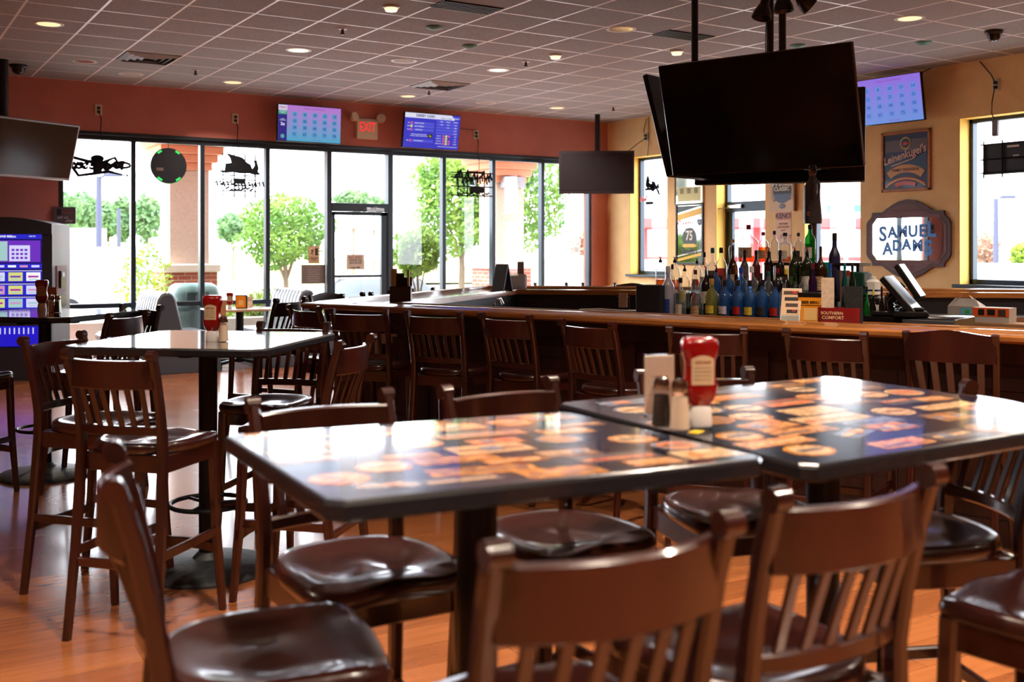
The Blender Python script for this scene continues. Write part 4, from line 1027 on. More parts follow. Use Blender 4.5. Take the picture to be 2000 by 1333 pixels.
obj('stand', MB().box(-.075, .075, 0, .03, 0, .17, c=.004), M_blackplastic, t); obj('orange_card', MB().box(-.062, .062, -.004, 0, .012, .158, 0).box(-.03, .03, -.006, -.004, .045, .105, 1), [mat('orange card', lin(232, 146, 24), .45), mat('pale square', lin(236, 190, 120), .5)], t, smooth=False)
t = thing('menu_tent', 'small brown printed tent card at the right of the low window table', 'menu card', (bx.x + .13, bx.y + .08, .745), TF + R(10))
obj('card', MB().prism([(-.05, 0), (0, .14), (.05, 0)], -.06, .06, axis='x'), noisy('brown menu print', lin(160, 120, 100), lin(206, 180, 156), 14, (1, 3, 1), .5), t, smooth=False)
dup(s1, (bx.x + .07, bx.y - .02, .745), 0, 'salt shaker between the two cards on the low window table', GS)

# ------------------------------------------------------------------ booth benches by the windows
M_vinyl = noisy('grey booth vinyl', lin(118, 124, 136), lin(104, 110, 122), 8, rough=.32, coat=.3)
M_vside = mat('dark booth side vinyl', lin(70, 80, 94), .4)
def make_booth(label, loc, rz, group):
    t = thing('booth_bench', label, 'booth bench', loc, rz, group)
    L = 1.15
    prof = [(-.16, .45), (-.15, .55), (-.075, .88), (-.045, .93), (0, .945), (.045, .93), (.075, .88), (.15, .55), (.16, .45)]
    obj('back', MB().prism(prof, .02, L - .02, axis='y'), M_vside, t, ang=30)
    fl = MB()
    for s in (-1, 1):
        for k in range(9):
            y = .05 + (L - .1) * (k + .5) / 9
            fl.sweep([(s * .165, y, .46), (s * .152, y, .56), (s * .078, y, .88), (s * .045, y, .935), (0, y, .95)], (L - .1) / 9, .055, up=(s, 0, .2))
    obj('channel_tufting', fl, M_vinyl, t, ang=60)
    for s in (-1, 1):
        c = MB().loft([[(s * .16, .02, .36), (s * .16, L - .02, .36), (s * .16, L - .02, .45), (s * .16, .02, .45)], [(s * .66, .02, .36), (s * .66, L - .02, .36), (s * .66, L - .02, .46), (s * .66, .02, .46)]])
        c = MB().box(s * .13, s * .62, .02, L - .02, .34, .47, c=.04)
        obj('seat_cushion', c, M_vinyl, t, ang=60)
    obj('plinth', MB().box(-.64, .64, .03, L - .03, 0, .34, c=.004), M_vside, t)
    return t
GV = 'tufted booths under the windows'
b1 = on_red(337, Y0=12.85); b2 = on_red(604, Y0=12.85)
BB1 = place(make_booth, (b1[0] - .05, 12.85, 0), 0, 'grey tufted double booth left of the low window table', GV)
place(make_booth, (b2[0], 12.85, 0), 0, 'grey tufted booth right of the low window table, behind the bar stools', GV)

# ------------------------------------------------------------------ lottery vending machine
mx0 = deep(104, 0, 12.1)
lm = thing('lottery_machine', 'tall lottery ticket machine with a glowing purple screen', 'vending machine', (mx0[0] - .48 * math.cos(R(-22)), mx0[1] - .48 * math.sin(R(-22)), 0), R(-22))
hw, D = .48, .80
cab = MB()
prof = [(-hw, 0), (hw, 0), (hw, 1.78)] + [(hw * math.cos(PI / 2 * k / 8) if False else hw - 2 * hw * k / 16, 1.78 + .075 * math.sin(PI * k / 16)) for k in range(1, 16)] + [(-hw, 1.78)]
cab.prism(prof, 0, D, axis='y'); obj('cabinet', cab, mat('grey cabinet side', lin(108, 108, 118), .45), lm)
fr = MB()
fr.prism([(-hw, .0), (-hw + .09, 0), (-hw + .09, 1.66), (-hw, 1.66)], -.05, 0); fr.prism([(hw - .11, 0), (hw, 0), (hw, 1.66), (hw - .11, 1.66)], -.05, 0)
fr.prism([(-hw, 1.66), (hw, 1.66), (hw, 1.78)] + [(hw - 2 * hw * k / 16, 1.78 + .075 * math.sin(PI * k / 16)) for k in range(1, 16)] + [(-hw, 1.78)], -.07, 0)
fr.box(-hw, hw, -.05, 0, .0, .38); fr.box(-hw, hw, -.05, 0, .62, .80)
obj('front_frame', fr, mat('dark grey fascia', lin(40, 44, 56), .35), lm)
E1 = [emis('purple blue glow', lin(40, 40, 200), 1.1), emis('pale tile glow', lin(215, 212, 250), 1.1), emis('magenta glow', lin(170, 30, 160), 1.1), emis('white glow', (1, 1, 1, 1), 1.0), emis('violet glow', lin(110, 50, 190), 1.1), emis('yellow glow', lin(224, 226, 130), 1.0), emis('mint glow', lin(170, 210, 210), 1.0), emis('deep blue glow', lin(24, 22, 110), 1.0), emis('pink glow', lin(214, 150, 200), 1.0)]
sx0, sx1 = -hw + .09, hw - .11
pnl = MB(); pnl.box(sx0, sx1, -.03, -.01, .80, 1.66, 7)
pnl.box(sx0, sx1, -.033, -.03, 1.61, 1.66, 0)
pnl.text('$440 Million', -.0, 1.635, .036, -.036, 3, bold=.0006)
pnl.text('POWER', -.30, 1.637, .024, -.036, 3); pnl.text('1:00 PM', .26, 1.637, .022, -.036, 3)
pnl.box(sx0 + .02, sx1 - .02, -.036, -.031, 1.345, 1.59, 4); pnl.box(sx0 + .025, sx0 + .17, -.038, -.036, 1.36, 1.585, 2)
pnl.box(-.16, .0, -.039, -.037, 1.36, 1.58, 6); pnl.box(.02, .24, -.04, -.038, 1.355, 1.535, 1)
pnl.text('New', -.27, 1.55, .058, -.042, 3, bold=.0018).text('Ways to', -.27, 1.515, .022, -.042, 3).text('Win!', -.27, 1.475, .062, -.042, 3, bold=.0018)
for q in range(3):
    for r_ in range(4): pnl.box(.045 + r_ * .046, .075 + r_ * .046, -.042, -.040, 1.38 + q * .045, 1.405 + q * .045, 4)
for q in range(4): pnl.box(-.30 + q * .035, -.275 + q * .035, -.042, -.04, 1.38, 1.41, 8)
pnl.box(sx0, sx1, -.034, -.031, 1.27, 1.325, 0)
for q in range(6): pnl.box(sx0 + .02 + q * .125, sx0 + .105 + q * .125, -.037, -.034, 1.285, 1.31, (1, 8, 1, 3, 8, 1)[q])
cols = [[1, 1, 5, 3], [1, 8, 5, 1], [1, 5, 6, 1]]
for r_ in range(3):
    z1 = 1.24 - r_ * .15
    pnl.box(sx0, sx1, -.033, -.031, z1 - .125, z1, 0); pnl.box(sx0, sx1, -.036, -.033, z1 + .002, z1 + .010, 1)
    for q in range(4):
        a = sx0 + .02 + q * .19; pnl.box(a, a + .15, -.037, -.033, z1 - .11, z1 - .012, cols[r_][q]); pnl.box(a + .02, a + .13, -.039, -.037, z1 - .07, z1 - .05, (8, 6, 4, 2)[(q + r_) % 4]); pnl.box(a + .03, a + .12, -.039, -.037, z1 - .095, z1 - .085, 6)
obj('screen', pnl, E1, lm, smooth=False)
sl = MB().box(-hw + .03, hw - .13, -.045, -.03, .39, .62, 0)
for q in range(15): sl.box(-hw + .05 + q * .05, -hw + .062 + q * .05, -.05, -.045, .53, .60, 1)
obj('ticket_tray', sl, [emis('blue tray glow', lin(30, 24, 200), 1.0), E1[1]], lm, smooth=False)
sp = MB().box(hw, hw + .02, .10, .55, .98, 1.30, 0).box(hw + .02, hw + .05, .16, .36, 1.04, 1.24, 1).box(hw + .05, hw + .055, .2, .30, 1.17, 1.22, 2).box(hw, hw + .03, .1, .5, .82, .96, 1)
obj('side_panel', sp, [mat('dusty panel', lin(120, 96, 104), .6), M_blackplastic, mat('small display', lin(190, 190, 220), .4)], lm, smooth=False)
wp = on_red(122, 421)
t = thing('wall_poster', 'small dark poster with white lettering on the red wall above the lottery machine', 'poster', (wp[0] + .02, YB - .02, wp[2]), 0)
obj('board', MB().box(-.13, .13, -.012, .0, -.105, .105), mat('plum poster', lin(82, 66, 78), .6), t, smooth=False)
obj('print', MB().box(-.09, -.04, -.016, -.012, 0, .08, 0).box(-.02, .1, -.016, -.012, .03, .04, 1).text('LET US', -.02, -.03, .04, -.016, 2).text('play', .05, -.065, .05, -.016, 2, shear=.3), [mat('figure print', lin(30, 22, 28), .6), mat('red line print', lin(160, 50, 50), .5), mat('white ink', lin(210, 200, 205), .5)], t, smooth=False)
# ------------------------------------------------------------------ televisions
def tv(label, loc, rz, w, h, tilt=0.0, parts=None, bezel=.012, dep=.045, m_b=None, m_s=None, name='television', wall=0):
    t = thing(name, label, 'television', loc, rz)
    mx = Matrix.Rotation(-tilt, 4, 'X')
    m_b = m_b or M_blackplastic
    obj('casing', MB().box(-w / 2, w / 2, 0, dep, -h / 2, h / 2, c=.006, mx=mx).box(-w * .3, w * .3, dep, dep + .04, -h * .4, h * .2, c=.02, mx=mx), m_b, t)
    if wall: obj('wall_mount', MB().box(-.12, .12, wall - .02, wall, -.14, .14).sweep([(-.05, dep + .02, 0), (.05, wall * .6, 0), (0, wall - .01, 0)], .05, .06), M_black, t)
    if parts is None:
        obj('screen', MB().box(-w / 2 + bezel, w / 2 - bezel, -.003, .001, -h / 2 + bezel * 1.4, h / 2 - bezel, mx=mx), m_s or M_screen_off, t)
    else: parts(t, w, h, mx)
    return t
def put(t, name, mb, mats, mx): 
    mb.v = [tuple(mx @ Vector(p)) for p in mb.v]; return obj(name, mb, mats, t, smooth=False)
def grad(name, top, bot, h, s=1.0):
    """screen picture running from one colour to another"""
    if name in MATS: return MATS[name]
    m = mat(name, (0.01, 0.01, 0.01, 1), .25, emit=(1, 1, 1, 1), es=s * EM); co = coords(m)
    sp = nd(m, 'ShaderNodeSeparateXYZ'); ln(m, co, sp.inputs[0]); mr = nd(m, 'ShaderNodeMapRange'); mr.inputs[1].default_value = -h / 2; mr.inputs[2].default_value = h / 2
    ln(m, sp.outputs[2], mr.inputs[0]); r = nd(m, 'ShaderNodeValToRGB'); r.color_ramp.elements[0].color = bot; r.color_ramp.elements[1].color = top
    ln(m, mr.outputs[0], r.inputs[0]); ln(m, r.outputs[0], bsdf(m).inputs['Emission Color']); return m
def keno(key, top, bot, tile, num):
    def f(t, w, h, mx):
        X0, X1, Z0, Z1 = -w / 2 + .01, w / 2 - .01, -h / 2 + .014, h / 2 - .01; W = X1 - X0; Hh = Z1 - Z0
        sb = MB(); a = X0 + W * .135
        sb.box(X0, a, -.005, -.003, Z0, Z1, 0).box(X0, a, -.007, -.005, Z1 - Hh * .15, Z1 - .004, 1).box(X0, a, -.007, -.005, Z1 - Hh * .27, Z1 - Hh * .16, 2)
        sb.text('KENO', (X0 + a) / 2, Z1 - Hh * .08, Hh * .10, -.008, 3, bold=.001, sx=.8).text('DRAWING\n284156', (X0 + a) / 2, Z1 - Hh * .205, Hh * .045, -.008, 1)
        sb.text('KENO\nMULTIPLIER', (X0 + a) / 2, Z1 - Hh * .42, Hh * .035, -.008, 1).text('2x', (X0 + a) / 2, Z1 - Hh * .54, Hh * .12, -.008, 1, bold=.002)
        sb.lathe([(.001, 0), (.028, 0), (.028, .002), (.001, .002)], n=16, m=4, mx=Matrix.Translation(((X0 + a) / 2, -.006, Z0 + Hh * .12)) @ Matrix.Rotation(R(90), 4, 'X'))
        put(t, 'side_column', sb, [emis('keno navy ' + key, lin(52, 44, 140), .9), emis('keno white', lin(225, 225, 245), 1), emis('keno green', lin(60, 160, 130), 1), emis('keno red', lin(170, 40, 110), 1), emis('keno emblem', lin(90, 170, 160), 1)], mx)
        tl = MB().box(X0, X1, -.003, .001, Z0, Z1, 3); nums = [5, 8, 10, 13, 14, 15, 20, 21, 26, 33, 34, 38, 40, 45, 50, 51, 67, 73, 75, 78]
        for i, q in enumerate(nums):
            cx = a + (X1 - a) * (.14 + .185 * (i % 5)); cz = Z1 - Hh * (.25 + .185 * (i // 5)); s_ = Hh * .068
            tl.box(cx - s_, cx + s_, -.005, -.003, cz - s_, cz + s_, 0); tl.text(str(q), cx, cz - Hh * .004, Hh * .10, -.007, 1, bold=.0008)
        tl.text('KENO DRAWING', a + (X1 - a) * .5, Z1 - Hh * .075, Hh * .08, -.005, 2); tl.text('OHIO KENO', a + (X1 - a) * .55, Z0 + Hh * .045, Hh * .05, -.005, 2)
        put(t, 'screen', tl, [emis('tile ' + key, tile, .9), emis('numerals ' + key, num, .9), emis('heading ' + key, lin(150, 90, 190), .9), grad('keno picture ' + key, top, bot, h, 1.0)], mx)
    return f
a = on_red(530, 203); b = on_red(656, 285)
tv('wall television showing a pink and teal keno board left of the exit sign', ((a[0] + b[0]) / 2, YB - .22, (a[2] + b[2]) / 2 - .01), R(1), (b[0] - a[0]) * .985, .515, R(-3), keno('pink', lin(190, 120, 210), lin(70, 170, 205), lin(90, 160, 215), lin(40, 90, 150)), wall=.22)
def derby(t, w, h, mx):
    X0, X1, Z0, Z1 = -w / 2 + .01, w / 2 - .01, -h / 2 + .014, h / 2 - .01; W = X1 - X0; Hh = Z1 - Z0
    P = lambda u, v: (X0 + W * u, Z1 - Hh * v)
    put(t, 'screen', MB().box(X0, X1, -.003, .001, Z0, Z1), emis('royal blue picture', lin(34, 36, 196), 1), mx)
    m = MB(); 
    m.prism([P(0, 0), P(.84, 0), P(.90, .14), P(0, .14)], -.006, -.003, 1)
    m.text('DERBY CASH', *P(.36, .07), Hh * .105, -.008, 2, bold=.0012).text('RACE 3 16870', *P(.75, .105), Hh * .06, -.008, 3).text('RESULT', *P(.93, .09), Hh * .065, -.007, 1)
    for k, (v, c) in enumerate(((.29, 5), (.38, 6), (.48, 5), (.80, 5))):
        m.box(P(.15, 0)[0], P(.53, 0)[0], -.005, -.003, P(0, v + .035)[1], P(0, v - .035)[1], 4)
        m.text(('1st', '2nd', '3rd', '4th')[k], *P(.07, v), Hh * .06, -.007, 1); m.box(P(.105, 0)[0], P(.14, 0)[0], -.007, -.004, P(0, v + .035)[1], P(0, v - .035)[1], c)
        m.text(('SAINT DIVINE', 'BUSY BUBBLE', 'MIDNIGHT', 'THUNDERING')[k], *P(.26, v), Hh * .05, -.007, 1)
    for k in range(5):
        v = .20 + .085 * k; m.box(P(.57, 0)[0], P(.97, 0)[0], -.005, -.003, P(0, v + .03)[1], P(0, v - .03)[1], 4)
        m.text(('WIN', '12.80', '', '', '')[k], *P(.66, v), Hh * .045, -.007, 1); m.text(('PLACE', '6.40', '3.20', '', '')[k], *P(.78, v), Hh * .045, -.007, 1); m.text(('SHOW', '4.20', '2.80', '9.60', '41.20')[k], *P(.92, v), Hh * .045, -.007, 1)
    m.text('BETS ON EACH RACE PRINT', *P(.27, .615), Hh * .04, -.006, 1).text('THE FULL RESULT AND PAYOUT', *P(.27, .66), Hh * .04, -.006, 1)
    m.box(P(.43, 0)[0], P(.51, 0)[0], -.006, -.003, P(0, .70)[1], P(0, .58)[1], 7); m.text('3x', *P(.47, .645), Hh * .08, -.008, 6)
    for k in range(4):
        v = .62 + .075 * k; m.text(('EXACTA', 'QUINELLA', 'TRIFECTA', 'SUPERFECTA')[k], *P(.63, v), Hh * .038, -.006, 1)
        for q in range(2 + k // 2 + (k == 0)): m.box(P(.70 + .05 * q, 0)[0], P(.735 + .05 * q, 0)[0], -.006, -.003, P(0, v + .03)[1], P(0, v - .03)[1], (5, 6, 5, 5)[q])
        m.text(('10.40', '5.20', '31.60', '118.20')[k], *P(.93, v), Hh * .04, -.006, 1)
    m.box(P(.548, 0)[0], P(.552, 0)[0], -.006, -.003, P(0, .85)[1], P(0, .18)[1], 2)
    m.box(P(.62, 0)[0], P(.98, 0)[0], -.005, -.003, P(0, .935)[1], P(0, .925)[1], 1)
    put(t, 'race_results', m, [emis('results blue', lin(34, 36, 196), 1), emis('keno white', lin(225, 225, 245), 1), emis('results navy', lin(20, 20, 110), 1), emis('results indigo', lin(60, 60, 160), 1), emis('results bar', lin(70, 76, 214), 1), emis('results pink', lin(200, 80, 170), 1), emis('results yellow', lin(210, 214, 60), 1), emis('results black', lin(30, 26, 30), 1)], mx)
a = on_red(770, 220); b = on_red(886, 298)
tv('wall television showing blue horse race results right of the exit sign', ((a[0] + b[0]) / 2 - .03, YB - .30, (a[2] + b[2]) / 2 - .01), R(2), (b[0] - a[0]) * .95, .53, R(-10), derby, wall=.30)
a = on_yellow(1697, 203); b = on_yellow(1835, 188)
tv('wall television showing a violet keno board on the yellow wall', (XR - .30, (a[1] + b[1]) / 2 + .02, 3.27), R(-90) + R(4), .99, .565, R(-9), keno('violet', lin(150, 110, 225), lin(110, 150, 225), lin(110, 150, 232), lin(70, 90, 190)), wall=.30)
mk = MB().box(-.10, .10, -.12, 0, -.10, .10, c=.004)
# the big switched off cluster over the bar
FRT = R(-71)
def cam_dir(rz): return rz
c0 = (FW * 7.376 + RT * 1.696) * 1.07
tv('large switched off television over the bar facing the tables', (c0.x, c0.y, 2.497), FRT, 1.55, .88, R(-15), m_b=mat('glossy tv bezel', lin(40, 26, 28), .2), bezel=.010)
lc = (FW * 8.62 + RT * 1.50) * 1.07
tv('switched off television seen from behind, left of the large one over the bar', (lc.x, lc.y, 2.50), FRT + R(270), 1.40, .88, R(-15))
rc = (FW * 8.45 + RT * 2.13) * 1.07
tv('switched off television behind the large one over the bar, facing the corner', (rc.x, rc.y, 2.44), R(-52) + R(180), 1.40, .82, R(-12))
M_pole = mat('black pole', lin(20, 22, 28), .35)
def pole(px, d, z0, label, w=.055, z1=ZC):
    p = deep(px, 0, d); return tag(obj('ceiling_pole', MB().lathe([(w / 2, z0), (w / 2, z1), (.001, z1)], n=16), M_pole, loc=(p[0], p[1], 0)), label, 'pole')
pole(1357, 8.9, 2.45, 'leftmost black pole hanging the big television group', .058)
pole(1504, 8.4, 2.45, 'middle black pole hanging the big television group', .058)
pole(1528, 8.9, 2.45, 'black pole right of the middle one, behind the spotlights', .062)
cb_ = MB(); p = deep(1497, 0, 8.3)
for k in range(2): cb_.sweep([(.012 * math.sin(j * 1.2 + k * 2) + k * .015, .0, ZC - j * .13) for j in range(8)], .007, n=6)
tag(obj('hanging_cable', cb_, M_blackplastic, loc=(p[0], p[1], 0)), 'thin black cables hanging beside the middle television pole', 'cable')
brk = MB(); 
for z in (2.36, 2.60): brk.sweep([(-.55, .0, z), (.25, .0, z)], .03, .05)
bk = obj('television_mount', brk, M_pole, loc=(*deep(1460, 0, 8.6)[:2], 0), rz=FRT); tag(bk, 'black steel mounting bars joining the big televisions', 'mount')
# hanging television in the far corner
cc = deep(1165, 337, 16.6)
tv('switched off television hung from a pole in the far corner of the room', (cc[0], cc[1], cc[2]), HEAD - R(90) - R(4), 1.18, .675, R(-5), bezel=.04, m_b=mat('charcoal bezel', lin(48, 44, 48), .4), m_s=mat('grey dead screen', lin(46, 44, 50), .25))
pole(1167, 16.72, cc[2], 'black pole carrying the far corner television', .085)
# television at the left edge showing a striped reflection
M_gbez = mat('silver grey bezel', lin(150, 152, 158), .3, .4)
def stripes(t, w, h, mx):
    m = MB().box(-w / 2 + .02, w / 2 - .02, -.003, .001, -h / 2 + .03, h / 2 - .02, 0)
    put(t, 'screen', m, [noisy('mirror dark screen', lin(26, 26, 34), lin(20, 20, 26), 3, rough=.08)], mx)
lt = FW * 11.75 + RT * -5.35
tv('switched off grey framed television at the left edge, reflecting slanted stripes', (lt.x, lt.y, 2.60), HEAD - R(90) + R(62), 1.20, .66, R(-16), stripes, m_b=M_gbez, dep=.05)
pole(7, 11.9, 2.75, 'black pole carrying the television at the left edge', .10)

# ------------------------------------------------------------------ exit sign
a = on_red(714.5, 254.5)
ex = thing('exit_sign', 'lit red EXIT sign with two emergency lamp heads above the door', 'exit sign', (a[0], YB, a[2]), 0)
obj('housing', MB().box(-.165, .165, -.06, 0, -.135, .135, c=.008), M_cream, ex)
obj('letters', MB().text('EXIT', 0, .035, .19, -.063, 0, bold=.002, sx=.66), emis('exit red', lin(236, 44, 44), 1.3), ex, smooth=False)
for s in (-1, 1):
    lm_ = Matrix.Translation((s * .22, -.05, .17)) @ Matrix.Rotation(R(75), 4, 'X') @ Matrix.Rotation(R(s * -20), 4, 'Y')
    obj('lamp_head', MB().lathe([(.03, -.05), (.055, -.02), (.066, .03), (.066, .05), (.001, .055)], n=20, mx=lm_), M_cream, ex)
obj('bracket', MB().box(-.20, .20, -.04, 0, .115, .165, c=.006), M_cream, ex)

# ------------------------------------------------------------------ sockets and cords
def socket(p, rz, label):
    t = thing('wall_socket', label, 'socket', p, rz)
    obj('plate', MB().box(-.045, .045, -.012, 0, -.07, .07, c=.003), M_cream, t)
    LAST[0] = t; obj('plug', MB().box(-.018, .018, -.045, -.012, .005, .04, c=.004).box(-.018, .018, -.045, -.012, -.045, -.01, c=.004), M_blackplastic, t); return t
def cord(pts, label, w=.012, m=None, to=None):
    return adopt(obj('power_cord', MB().sweep(pts, w, n=6), m or M_blackplastic), to or LAST[0])
LAST = [None]
for (px, py, lab) in ((192, 215, 'cream socket on the red wall above the bow-tie sign'), (459, 232, 'cream socket on the red wall above the ship shaped sign'), (929, 263, 'cream socket on the red wall right of the race results television')):
    p = on_red(px, py, YB); socket((p[0], YB, p[2]), 0, lab)
    cord([(p[0] + .005, YB - .03, p[2] - .03), (p[0] + .03, YB - .035, p[2] - .12), (p[0] + .02, YB - .03, p[2] - .3), (p[0] + .04, YB - .035, HZ - .1), (p[0] + .04, YB - .04, HZ - .25)], 'thin black cord running down from the %s' % lab[6:])
p = on_red(929, 263); cord([(7.72, YB - .02, 3.36), (7.95, YB - .01, 3.345), (p[0], YB - .01, 3.35), (p[0], YB - .03, p[2] + .03)], 'cord from the race results television to the socket beside it', .008)
for (px, py, lab) in ((1263, 268, 'cream socket on the yellow wall near the room corner'), (1947, 166, 'cream socket on the yellow wall above the right-hand window')):
    p = on_yellow(px, py); socket(p, R(-90), lab)
p = on_yellow(1947, 166)
cord([(XR - .04, p[1], p[2] + .03), (XR - .03, p[1] + .05, p[2] + .12), (XR - .01, p[1] + .20, ZC - .02)], 'cord climbing from the socket above the right window to the ceiling')
cord([(XR - .04, p[1], p[2] - .03), (XR - .06, p[1] + .02, p[2] - .2), (XR - .05, p[1] + .03, 3.0), (XR - .08, p[1] - .02, 2.93)], 'black cord dropping from the socket above the right window')
tag(obj('power_adapter', MB().box(-.035, .035, -.025, .025, -.10, .08, c=.008), mat('dusty grey adapter', lin(120, 120, 128), .5), loc=(XR - .07, p[1] - .03, 2.84), rz=R(-90)), 'grey power brick hanging in the right window', 'adapter')
p = on_yellow(1263, 268)
cord([(XR - .04, p[1], p[2] + .03), (XR - .03, p[1] + .04, p[2] + .1), (XR - .02, p[1] - .02, ZC - .04)], 'cord rising from the socket near the corner')
cord([(XR - .04, p[1], p[2] - .03), (XR - .10, p[1] + .1, p[2] - .1), (XR - .28, p[1] + .35, p[2] - .32)], 'cord swinging from the corner socket towards the hanging television')
cord([(XR - .01, p[1] - .06, ZC - .02), (XR - .02, p[1] - .08, 3.2), (XR - .03, p[1] - .06, 2.98)], 'cord running down beside the socket near the corner')
wp = on_yellow(1820, 128); 
cord([(XR - .20, 7.95, 3.52), (XR - .1, 8.0, 3.58), (XR - .05, 7.93, ZC - .01)], 'cord from the violet keno television to the ceiling', to=[o for o in C.objects if 'violet keno board' in o.get('label', '')][0])

# ------------------------------------------------------------------ neon signs seen from behind
M_neon = mat('dead neon tube', lin(30, 31, 36), .9, spec=.1)
def sign_at(px, py, label, name='neon_sign', cat='neon sign', y=YB - .06):
    p = on_red(px, py, y); return thing(name, label, cat, (p[0], y, p[2]), 0)
u_ = .0066                                                    # metres per photo pixel on the red wall near x 190
s = sign_at(190, 323, 'unlit bow-tie shaped beer sign hung in the leftmost window, seen from behind')
m = MB(); q = lambda x, y_: ((x - 190) * u_, 0, (323 - y_) * u_)
for pts in ([(130, 306), (182, 318), (190, 322), (203, 316), (222, 307), (247, 342), (210, 334), (190, 338), (156, 344), (130, 306)],):
    m.sweep([q(*a) for a in pts], .042, n=8)
m.sweep([q(244 + 13 * math.cos(k * PI / 6) - 6, 321 + 5 * math.sin(k * PI / 6)) for k in range(12)], .036, n=6, closed=True); m.sweep([q(226 + 6 * math.cos(k * PI / 6), 321 + 6 * math.sin(k * PI / 6)) for k in range(12)], .036, n=6, closed=True)
obj('tube_outline', m, M_neon, s)
obj('script_lettering', MB().text('Budweiser', 0, 0, .15, 0, 0, dep=.012, shear=-.3, mirror=True, sx=.95, bold=.014), M_neon, s, smooth=False)
m = MB().prism([((190 - 190 + 12 * math.cos(k * PI / 10)) * u_, (323 - 310 + 7 * math.sin(k * PI / 10)) * u_) for k in range(20)], -.02, .02)
m.box(-.05, .05, -.03, .03, -.10, .09, c=.01); obj('transformer', m, M_neon, s)
c = on_red(329, 324, YB - .06)
s = thing('led_disc_sign', 'round black light-up sign with green rim lights in the second window', 'neon sign', (c[0], YB - .06, c[2]), 0)
mxr = Matrix.Rotation(R(90), 4, 'X'); rad = .232
obj('disc', MB().lathe([(.001, -.02), (rad, -.02), (rad + .004, 0), (rad, .02), (.001, .02)], n=48, mx=mxr), mat('disc black', lin(34, 38, 46), .4), s)
m = MB()
for k, (a0, a1) in enumerate(((50, 66), (116, 132), (228, 246), (296, 314))):
    pts = [(r_ * math.cos(R(a)), r_ * math.sin(R(a))) for r_, rng in ((rad * .97, (a0, (a0 + a1) / 2, a1)), (rad * .86, (a1, (a0 + a1) / 2, a0))) for a in rng]
    m.prism(pts, -.026, -.02)
m.sweep([((rad + .003) * math.cos(R(a)), .005, (rad + .003) * math.sin(R(a))) for a in range(240, 320, 8)], .008, n=6)
obj('hanging_cord', MB().sweep([(0, 0, rad), (0, 0, HZ - c[2])], .008, n=6), M_blackplastic, s)
obj('green_light', m, emis('green led', lin(60, 240, 110), 1.2), s, smooth=False)
obj('tag', MB().box(-.16, -.07, -.023, -.02, -.07, -.03), mat('dusty pink tag', lin(110, 90, 92), .5), s)
s = sign_at(466, 340, 'unlit ship shaped beer sign with wire grid in the third window, seen from behind')
u3 = .0068; q = lambda x, y_: ((x - 466) * u3, (340 - y_) * u3)
obj('ship_silhouette', MB().prism([q(*a) for a in ((441, 299), (452, 302), (462, 304), (474, 307), (482, 316), (490, 320), (494, 330), (500, 321), (498, 314), (495, 312), (503, 311), (504, 317), (507, 327), (505, 334), (512, 340), (500, 341), (488, 338), (470, 339), (455, 337), (440, 339), (424, 336), (432, 334), (438, 334), (440, 320), (452, 318), (449, 308))], -.015, .015), M_neon, s, smooth=False)
m = MB()
for x in (434, 457, 479, 500): m.sweep([(*q(x, 300)[:1], 0, q(x, 300)[1]), (q(x, 0)[0], 0, q(x, 388)[1])], .018, n=6)
for y_ in (343, 352, 362, 374): m.sweep([(q(434, y_)[0], 0, q(434, y_)[1]), (q(504, y_)[0], 0, q(504, y_)[1])], .018, n=6)
obj('wire_grid', m, M_neon, s)
m = MB().box(q(458, 0)[0], q(478, 0)[0], -.02, .02, q(0, 360)[1], q(0, 349)[1]); rr = random.Random(4)
for k in range(14):
    x = 418 + k * 7.2; y_ = 358 + rr.uniform(0, 8); m.sweep([(q(x, y_)[0], 0, q(x, y_)[1]), (q(x + 4, y_ - 5)[0], 0, q(x + 4, y_ - 5)[1]), (q(x + 6, y_ + 5)[0], 0, q(x + 6, y_ + 5)[1])], .028, n=6)
for k in range(8):
    x = 440 + k * 7; y_ = 372 + rr.uniform(-3, 3); m.sweep([(q(x, y_)[0], 0, q(x, y_)[1]), (q(x + 7, y_ - 4)[0], 0, q(x + 7, y_ - 4)[1])], .028, n=6)
obj('tube_lettering', m, M_neon, s)
s = sign_at(923, 358, 'unlit beer sign of wires and tubes hung two windows right of the door')
u4 = .0092; q = lambda x, y_: ((x - 923) * u4, 0, (358 - y_) * u4)
m = MB()
for y_ in (341, 349, 364, 379): m.sweep([q(882, y_), q(962, y_)], .02, n=6)
for x in (895, 913, 932, 946): m.sweep([q(x, 337), q(x, 382)], .02, n=6)
obj('wire_grid', m, M_neon, s)
m = MB(); rr = random.Random(9)
for k in range(16):
    x = 889 + k * 4.4; y_ = 352 + rr.uniform(-9, 9); m.sweep([q(x, y_), q(x + rr.uniform(1, 5), y_ - 8), q(x + 5, y_ + 5)], .03, n=6)
for k in range(14):
    x = 893 + k * 4.4; m.sweep([q(x, 376 + rr.uniform(-3, 3)), q(x + 5, 376 + rr.uniform(-3, 3))], .022, n=6)
m.box(q(918, 0)[0], q(944, 0)[0], -.03, .03, q(0, 374)[2], q(0, 365)[2], c=.01); m.box(q(913, 0)[0], q(943, 0)[0], -.02, .02, q(0, 341)[2], q(0, 338)[2])
obj('tube_lettering', m, M_neon, s)
obj('transparent_panel', MB().box(q(893, 0)[0], q(932, 0)[0], .02, .024, q(0, 363)[2], q(0, 343)[2]), glass('sign backing', (.62, .66, .74, 1)), s)
